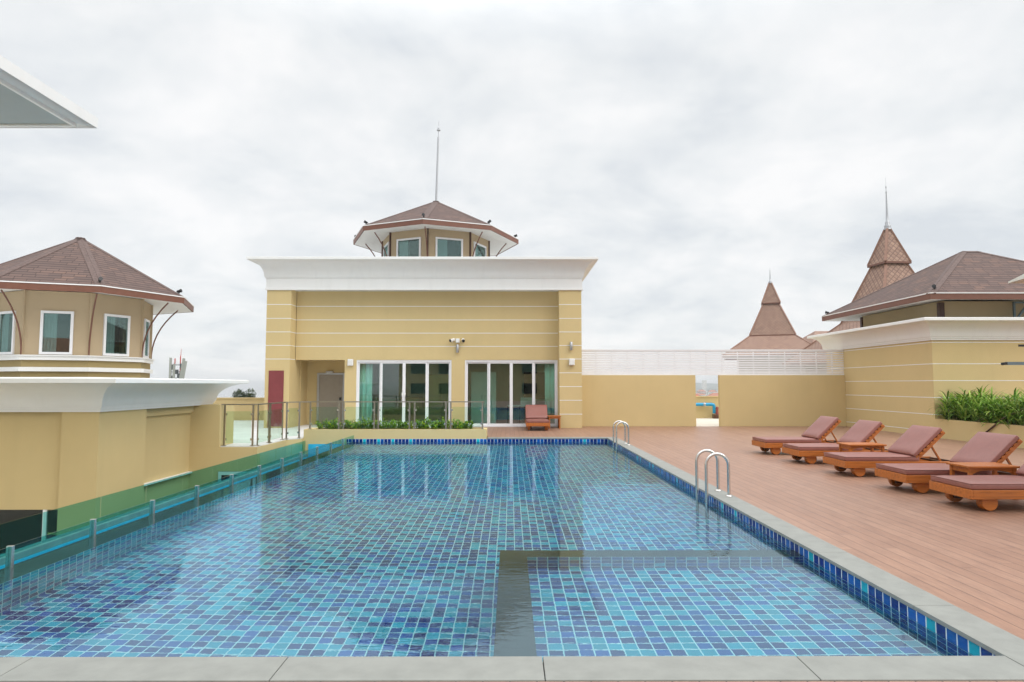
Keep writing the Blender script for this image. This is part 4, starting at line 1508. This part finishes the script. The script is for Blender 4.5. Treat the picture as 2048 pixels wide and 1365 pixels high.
cenlabs = {0: "black floodlight on the front eave corner of the pool house turret", 7: "black floodlight on the front left eave corner of the pool house turret",
           6: "black floodlight on the leftmost eave corner of the pool house turret", 1: "black floodlight on the front right eave corner of the pool house turret",
           2: "black floodlight on the rightmost eave corner of the pool house turret"}
for k, lab in cenlabs.items():
    a = R(-1.2) + k * math.tau / 8
    flood(TC[0] + 3.4 * math.sin(a), TC[1] - 3.4 * math.cos(a), 7.80, a, lab)
for k, lab in ((1, "black floodlight over the front right eave corner of the left turret"), (2, "black floodlight on the rightmost eave corner of the left turret")):
    a = R(-2.5) + k * math.tau / 8
    flood(LT[0] + 3.24 * math.sin(a), LT[1] - 3.24 * math.cos(a), 4.38, a, lab)
flood(EX0 + 0.25, EY0 + 0.2, EZ + 0.12, R(-45), "black floodlight on the front corner of the right pavilion roof")
flood(EX0 + 0.12, EY1 - 0.12, EZ + 0.05, R(-120), "black floodlight on the far tip of the right pavilion roof")

# ------------------------------------------------------------------ things seen inside the glazed doors
def curtain(x0, x1, label):
    t = MB()
    n = int((x1 - x0) / 0.05)
    vs = []
    for k in range(n + 1):
        x_ = x0 + (x1 - x0) * k / n
        yy_ = HR + 0.27 + 0.035 * math.sin(k * 1.9) + 0.01 * math.sin(k * 0.7)
        vs += [(x_, yy_, 0.03), (x_, yy_, 2.6)]
    t.add(vs, [(2 * k, 2 * k + 2, 2 * k + 3, 2 * k + 1) for k in range(n)], True)
    o = t.build("curtain", "curtain")
    so = o.modifiers.new("thick", "SOLIDIFY")
    so.thickness = 0.006
    tag(o, label, "curtain")


curtain(-5.60, -5.12, "pale curtain gathered at the left end of the left glass doors")
curtain(1.30, 1.70, "pale curtain gathered at the right end of the right glass doors")
wc = thing("cabinet", "tall pale cabinet standing inside the right glass doors", "cabinet", (-0.95, 26.0, 0))
MB().box(-1.55, -0.55, 25.9, 26.4, 0.004, 2.05).build("carcass", "white_pl", wc, 0.006)
for xa, xb in ((-1.54, -1.06), (-1.04, -0.56)):
    d_ = MB().box(xa, xb, 25.875, 25.898, 0.06, 2.02).build("door", "white_pl", wc, 0.004)
    MB().tube([(xb - 0.05 if xa < -1.2 else xa + 0.05, 25.86, 0.95), (xb - 0.05 if xa < -1.2 else xa + 0.05, 25.86, 1.15)], 0.008, 6).build("handle", "steel", d_)
wd_ = thing("wardrobe", "olive wardrobe inside the left glass doors near their right end", "cabinet", (-2.8, 26.2, 0))
MB().box(-3.25, -2.25, 26.0, 26.5, 0.004, 1.95).build("carcass", "olive", wd_, 0.006)
for xa, xb in ((-3.24, -2.76), (-2.74, -2.26)):
    MB().box(xa, xb, 25.975, 25.998, 0.05, 1.92).build("door", "olive", wd_, 0.004)
lt = thing("lattice_stand", "dark metal stand with diamond lattice sides inside the right glass doors", "stand", (0.4, 25.6, 0))
MB().box(-0.10, 1.05, 25.55, 25.95, 0.70, 0.74).build("shelf_top", "white_pl", lt)
fr_ = MB()
for xx in (-0.09, 0.38, 1.03):
    fr_.box(xx - 0.02, xx + 0.02, 25.56, 25.60, 0.005, 0.699)
fr_.box(-0.07, 1.01, 25.565, 25.595, 0.64, 0.68)
fr_.build("frame", "black", lt)
la = MB()
for k in range(-5, 12):
    for s_ in (1, -1):
        x_a = -0.09 + k * 0.115
        za, zb = 0.03, 0.63
        xs = [x_a, x_a + s_ * 0.60]
        pa, pb = Vector((xs[0], 25.58 + 0.004 * s_, za)), Vector((xs[1], 25.58 + 0.004 * s_, zb))
        # clip to the frame
        def cut(p, q, lim, lower):
            if (p.x < lim) == lower and (q.x < lim) == lower:
                return None
            if (p.x < lim) == lower:
                p = p + (q - p) * ((lim - p.x) / (q.x - p.x))
            elif (q.x < lim) == lower:
                q = p + (q - p) * ((lim - p.x) / (q.x - p.x))
            return p, q
        r1 = cut(pa, pb, -0.07, True)
        r1 = r1 and cut(r1[0], r1[1], 1.01, False)
        if r1 and (r1[0] - r1[1]).length > 0.03:
            la.beam(r1[0], r1[1], 0.008, 0.012, (0, 1, 0))
la.build("lattice", "black", lt)
lv = thing("louvre_crate", "pale slatted crate resting on the lattice stand", "crate", (0.7, 25.7, 0.74))
c_ = MB()
for k in range(5):
    c_.box(0.42, 1.0, 25.6, 25.62, 0.745 + k * 0.062, 0.785 + k * 0.062)
c_.box(0.42, 0.46, 25.621, 25.9, 0.742, 1.04).box(0.96, 1.0, 25.621, 25.9, 0.742, 1.04)
c_.build("slats", "white_pl", lv)
tp = MB().box(0.62, 1.55, 28.96, 28.995, 0.9, 2.1).build("tile_panel", "dark_in")
tag(tp, "dark gridded panel hung on the back wall inside the right glass doors", "wall panel")

ck = MB().tube([(12.47, 17.24, 0.13), (12.455, 17.16, 0.255), (12.49, 16.4, 0.765), (12.75, 16.0, 0.98)], 0.022, 8).build("crank_handle", "bronze")
tag(ck, "bent dark crank handle poking out of the palm leaves over the right planter rim", "crank handle")

# ------------------------------------------------------------------ cantilever parasol standing just outside the right edge
ps = thing("parasol", "white cantilever parasol whose canopy tip and dark arms reach in at the right edge", "parasol", (6.25, 7.25, 0))
px_, py_ = 6.32, 7.25
MB().tube([(px_, py_, 0.08), (px_, py_, 2.75)], 0.04, 12).build("mast", "blue_steel", ps)
MB().box(px_ - 0.35, px_ + 0.35, py_ - 0.35, py_ + 0.35, 0.0, 0.08).build("base_plate", "alu", ps, 0.02)
MB().beam((px_, py_, 1.785), (5.545, py_, 1.785), 0.03, 0.034).build("arm", "blue_steel", ps)
MB().beam((5.55, py_, 1.785), (5.50, py_, 1.78), 0.034, 0.03).build("arm_tip", "black", ps)
MB().beam((px_, py_, 1.985), (5.70, py_, 1.985), 0.02, 0.024).build("lock_pin", "black", ps)
cv = MB()
cc = Vector((7.78, py_, 3.35))
rim = [cc + Vector((math.cos(a) * 1.72, math.sin(a) * 1.72, -0.45)) for a in [math.pi + k * math.tau / 8 for k in range(8)]]
for k in range(8):
    a, b = rim[k], rim[(k + 1) % 8]
    mid = (a + b) / 2 + (cc - (a + b) / 2) * 0.10 + Vector((0, 0, 0.05))
    cv.add([cc, a, mid], [(0, 1, 2)])
    cv.add([cc, mid, b], [(0, 1, 2)])
    dn = Vector((0, 0, -0.10))
    cv.add([a, mid, mid + dn, a + dn * 0.2], [(0, 1, 2, 3)])
    cv.add([mid, b, b + dn * 0.2, mid + dn], [(0, 1, 2, 3)])
co = cv.build("canopy", "canvas", ps)
so = co.modifiers.new("thick", "SOLIDIFY")
so.thickness = 0.006
MB().tube([(px_, py_, 2.7), (6.7, py_, 3.25), (7.78, py_, 3.45)], 0.03, 10).build("boom", "blue_steel", ps)
for k in range(8):
    MB().tube([cc + Vector((0, 0, -0.05)), rim[k] + Vector((0, 0, -0.012))], 0.010, 6).build("rib", "bronze", ps)

# ------------------------------------------------------------------ Thai style tiered roofs beyond
def tiered(cx, cy, rot, tiers, fin_r, fin, zb, label, hw):
    t = thing("tiered_roof_building", label, "building", (cx, cy, GZ))
    MB().prism([(cx + math.cos(rot + R(45) + k * math.tau / 4) * hw * 1.414 * 0.9, cy + math.sin(rot + R(45) + k * math.tau / 4) * hw * 1.414 * 0.9) for k in range(4)], GZ, zb).build("wall", "town", t)
    for (z0, r0, z1, r1) in tiers:
        q0 = [(cx + math.cos(rot + R(45) + k * math.tau / 4) * r0 * 1.414, cy + math.sin(rot + R(45) + k * math.tau / 4) * r0 * 1.414, z0) for k in range(4)]
        q1 = [(cx + math.cos(rot + R(45) + k * math.tau / 4) * r1 * 1.414, cy + math.sin(rot + R(45) + k * math.tau / 4) * r1 * 1.414, z1) for k in range(4)]
        rf = MB()
        fs = MB()
        for k in range(4):
            rf.roofface([q0[k], q0[(k + 1) % 4], q1[(k + 1) % 4], q1[k]])
            fs.beam(Vector(q0[k]) - Vector((0, 0, fin_r * 0.5)), Vector(q0[(k + 1) % 4]) - Vector((0, 0, fin_r * 0.5)), fin_r * 0.6, fin_r * 0.9)
        rf.add(q0, [(3, 2, 1, 0)])
        r_ = rf.build("roof_tier", "scale", t)
        for k in range(4):
            MB().beam(q0[k], q1[k], fin_r * 1.1, fin_r * 0.7).build("ridge", "ridge", r_)
        fs.build("fascia", "brown", r_)
    zt, h = fin
    prof = [(1.0, 0), (0.8, 0.05), (0.9, 0.07), (0.55, 0.10), (0.65, 0.13), (0.4, 0.16), (0.30, 0.30), (0.20, 0.55), (0.12, 0.70), (0.24, 0.715), (0.08, 0.74), (0.08, 0.80), (0.20, 0.81), (0.05, 0.84), (0.03, 1.0)]
    MB().lathe((cx, cy, zt), [(r_ * fin_r * 1.7, z_ * h) for r_, z_ in prof], 12).build("finial", "alu", t)


tiered(26.55, 45.0, R(5.8), [(10.0, 0.94, 12.45, 0.13), (5.9, 2.28, 10.1, 0.70), (3.1, 5.2, 6.1, 2.1)], 0.15, (12.4, 3.75), 3.0, "tall brown tiered Thai roof with spire rising behind the right pavilion", 4.5)
tiered(34.35, 85.0, R(-20), [(12.2, 1.10, 14.95, 0.13), (7.9, 2.72, 12.3, 0.84), (5.2, 6.0, 7.95, 2.5)], 0.17, (14.9, 2.1), 5.0, "small distant brown tiered Thai roof with spire above the slat screen", 4.6)
gb = thing("gabled_roof_building", "low brown tiled roof just right of the small distant spire", "building", (40, 83, GZ))
MB().box(38, 48, 80, 92, GZ, 5.0).build("wall", "town", gb)
rf = MB()
rf.roofface([(36.6, 79, 5.4), (50, 79, 5.4), (46.5, 85.5, 8.6), (40.3, 85.5, 8.6)])
rf.roofface([(50, 92, 5.4), (36.6, 92, 5.4), (40.3, 85.5, 8.6), (46.5, 85.5, 8.6)])
rf.roofface([(36.6, 92, 5.4), (36.6, 79, 5.4), (40.3, 85.5, 8.6)])
rf.roofface([(50, 79, 5.4), (50, 92, 5.4), (46.5, 85.5, 8.6)])
rf.build("roof", "scale", gb)

# ------------------------------------------------------------------ town, trees and mast far behind
def tree(x, y, h, r_, label, n=900, seed=1):
    rr = random.Random(seed)
    t = thing("tree", label, "tree", (x, y, GZ))
    tk = MB().tube([(x, y, GZ), (x + 0.2, y, GZ + h * 0.4), (x, y + 0.1, GZ + h * 0.7)], [0.35, 0.25, 0.1], 8)
    lobes = []
    for k in range(14):
        a, b = rr.uniform(0, math.tau), rr.uniform(0.0, 1.0)
        c = Vector((x + math.cos(a) * r_ * 0.62 * rr.random() ** 0.5, y + math.sin(a) * r_ * 0.62 * rr.random() ** 0.5, GZ + h - r_ * 0.35 - r_ * 1.0 * b))
        lobes.append((c, r_ * rr.uniform(0.36, 0.54)))
        tk.tube([(x, y, GZ + h * 0.5), c], [0.12, 0.03], 5, False)
    tk.build("trunk", "bark", t)
    mb = MB()
    for k in range(n):
        c, lr = rr.choice(lobes)
        d = Vector((rr.gauss(0, 1), rr.gauss(0, 1), rr.gauss(0, 1))).normalized()
        p = c + d * lr * rr.uniform(0.6, 1.05)
        leaf(mb, p, d + Vector((rr.uniform(-1, 1), rr.uniform(-1, 1), rr.uniform(-1, 1))) * 0.8, (0, 0, 1), r_ * 0.16, r_ * 0.05)
    mb.build("crown", "treeleaf", t)
    return t


tree(-40.0, 98.0, 22.75, 1.75, "round bushy tree beyond the parapet left of the pool house", 3600, 3)
tree(-41.9, 98.0, 21.75, 0.42, "tiny tree crown just left of the bushy tree beyond the parapet", 300, 4)
tl = "dark green tree in the far town seen through the gateway"
for k, (yy, q, h_, r_) in enumerate([(520, 0.315, 12.5, 5.5), (580, 0.300, 11.5, 5.0), (660, 0.292, 12.0, 5.5), (720, 0.320, 13.0, 6.0), (800, 0.299, 13.0, 6.0), (900, 0.309, 13.0, 6.5), (1050, 0.289, 13.0, 7.0), (1120, 0.305, 14.0, 7.0), (1300, 0.313, 14.0, 8.0), (1400, 0.293, 14.0, 8.0), (1550, 0.306, 15.0, 9.0)]):
    o = tree(q * yy, yy, h_, r_, tl, 260, 30 + k)
    o["group"] = "trees of the far town"


def house(x, y, w_, d_, h, mat, roof, label):
    t = thing("house", label, "house", (x, y, GZ))
    MB().box(x - w_ / 2, x + w_ / 2, y, y + d_, GZ, GZ + h).build("wall", mat, t)
    if roof:
        e_ = 0.5
        rf = MB()
        z0, z1 = GZ + h + 0.01, GZ + h + w_ * 0.22
        a, b, c, d2 = (x - w_ / 2 - e_, y - e_, z0), (x + w_ / 2 + e_, y - e_, z0), (x + w_ / 2 + e_, y + d_ + e_, z0), (x - w_ / 2 - e_, y + d_ + e_, z0)
        r1, r2 = (x - w_ * 0.2, y + d_ / 2, z1), (x + w_ * 0.2, y + d_ / 2, z1)
        for f_ in ([a, b, r2, r1], [b, c, r2], [c, d2, r1, r2], [d2, a, r1]):
            rf.roofface(f_)
        rf.add([a, b, c, d2], [(3, 2, 1, 0)])
        rf.build("roof", roof, t)
    else:
        MB().box(x - w_ / 2 - 0.2, x + w_ / 2 + 0.2, y - 0.2, y + d_ + 0.2, GZ + h + 0.01, GZ + h + 0.5).build("roof", "terrace", t)
    nx, nz = max(2, int(w_ / 2.6)), max(1, int(h / 3.2))
    for i_ in range(nx):
        for j_ in range(nz):
            xx, z_ = x - w_ / 2 + (i_ + 0.5) * w_ / nx, GZ + 1.2 + j_ * 3.2
            MB().box(xx - 0.5, xx + 0.5, y - 0.05, y + 0.05, z_, z_ + 1.3).build("window", "dark_in", t)
    return t


HL = "tiny pale house in the far town seen through the gateway"
hr_ = random.Random(21)
spots = [(560, 0.293), (600, 0.318), (640, 0.303), (700, 0.311), (760, 0.296), (820, 0.306), (880, 0.317), (930, 0.290), (1000, 0.300), (1080, 0.312), (1150, 0.295), (1240, 0.306), (1350, 0.318), (1450, 0.299)]
for k, (yy, q) in enumerate(spots):
    o = house(q * yy, yy, hr_.uniform(7, 14), hr_.uniform(6, 10), hr_.uniform(6.5, 13), hr_.choice(["town", "town", "town2"]), hr_.choice([None, None, "orange"]), HL)
    o["group"] = "houses of the far town"
house(0.2995 * 1600, 1600, 9, 9, 34, "town", None, "slim pale tower block on the far town's skyline")
nr = thing("tiled_roof_building", "brown tiled roof slope just beyond the parapet at the gateway's left edge", "building", (7, 40, GZ))
MB().box(2, 15, 37.5, 46, GZ, -0.6).build("wall", "town", nr)
rf = MB()
rf.roofface([(2, 36.8, 0.45), (16, 36.8, 0.45), (16, 40, 0.62), (2, 40, 0.62)])
rf.roofface([(2, 40, 0.60), (12.35, 40, 0.60), (9.4, 43, 2.0), (2, 43, 2.0)])
rf.roofface([(12.35, 46, 0.60), (12.35, 40, 0.60), (9.4, 43, 2.0)])
rf.build("roof", "orange", nr)
MB().box(2, 16, 36.7, 36.82, 0.28, 0.46).build("gutter", "brown", nr)

cm = thing("cell_mast", "distant red and white antenna mast with panel antennas above the left cornice", "antenna mast", (-30.6, 60, GZ))
ms = MB()
for dx in (-0.28, 0.22):
    ms.tube([(-30.6 + dx, 60, GZ), (-30.6 + dx, 60, 3.95 if dx < 0 else 4.15)], 0.05, 8)
ms.tube([(-30.38, 60, 3.9), (-30.33, 60, 4.85)], [0.035, 0.012], 6)
ms.build("mast", "mast_red", cm)
for x_, z0_, z1_, w_, ln in ((-31.15, 1.8, 4.0, 0.20, 0.0), (-30.82, 1.9, 3.45, 0.20, 0.0), (-30.08, 1.9, 3.95, 0.22, 0.15), (-29.86, 2.1, 3.7, 0.20, 0.12)):
    MB().beam((x_ - ln, 59.75, z0_), (x_ + ln, 59.75, z1_), w_, 0.1, (0, 1, 0)).build("antenna_panel", "mast_grey", cm)
for x_, z_ in ((-30.95, 1.95), (-30.7, 1.75), (-30.3, 1.8), (-30.15, 2.45), (-30.22, 3.05), (-30.98, 2.9), (-30.62, 2.5), (-30.45, 2.15)):
    MB().box(x_ - 0.10, x_ + 0.10, 59.8, 60.0, z_, z_ + 0.42).build("radio_box", "radio_grey", cm)
ab = MB()
for z_ in (1.95, 2.7, 3.35):
    ab.beam((-31.2, 59.9, z_), (-29.85, 59.9, z_), 0.06, 0.06)
ab.build("cross_arm", "black", cm)

# ------------------------------------------------------------------ what stands behind the camera and shows in the glass
hb = thing("hotel_block", "beige hotel block with orange roof behind the viewer, mirrored in the glass doors", "building", (2, -34, -3.5))
MB().box(-14, 12, -42, -34, -3.5, 4.6).build("wall", "yellow", hb)
rf = MB()
rf.roofface([(13, -33, 4.62), (-15, -33, 4.62), (-11, -38, 6.2), (9, -38, 6.2)])
rf.roofface([(-15, -43, 4.62), (13, -43, 4.62), (9, -38, 6.2), (-11, -38, 6.2)])
rf.roofface([(-15, -33, 4.62), (-15, -43, 4.62), (-11, -38, 6.2)])
rf.roofface([(13, -43, 4.62), (13, -33, 4.62), (9, -38, 6.2)])
rf.build("roof", "orange", hb)
for k in (0, 1, 4):
    for z_ in (0.4, 2.9):
        MB().box(-12.5 + k * 3.5, -10.6 + k * 3.5, -34.0, -33.95, z_, z_ + 1.3).build("window", "dark_in", hb)

# ------------------------------------------------------------------ humid air
hz = MB().box(-12500, 12500, -12500, 12500, GZ - 2, 24.0).build("haze", "ground")
hm = bpy.data.materials.new("humid_air")
hm.use_nodes = True
hn = hm.node_tree
hn.nodes.remove(hn.nodes["Principled BSDF"])
vol = hn.nodes.new("ShaderNodeVolumePrincipled")
vol.inputs["Color"].default_value = (0.93, 0.95, 0.97, 1)
vol.inputs["Density"].default_value = 0.00042
vol.inputs["Anisotropy"].default_value = 0.2
hn.links.new(vol.outputs[0], hn.nodes["Material Output"].inputs["Volume"])
hz.data.materials[0] = hm
hz["kind"] = "stuff"
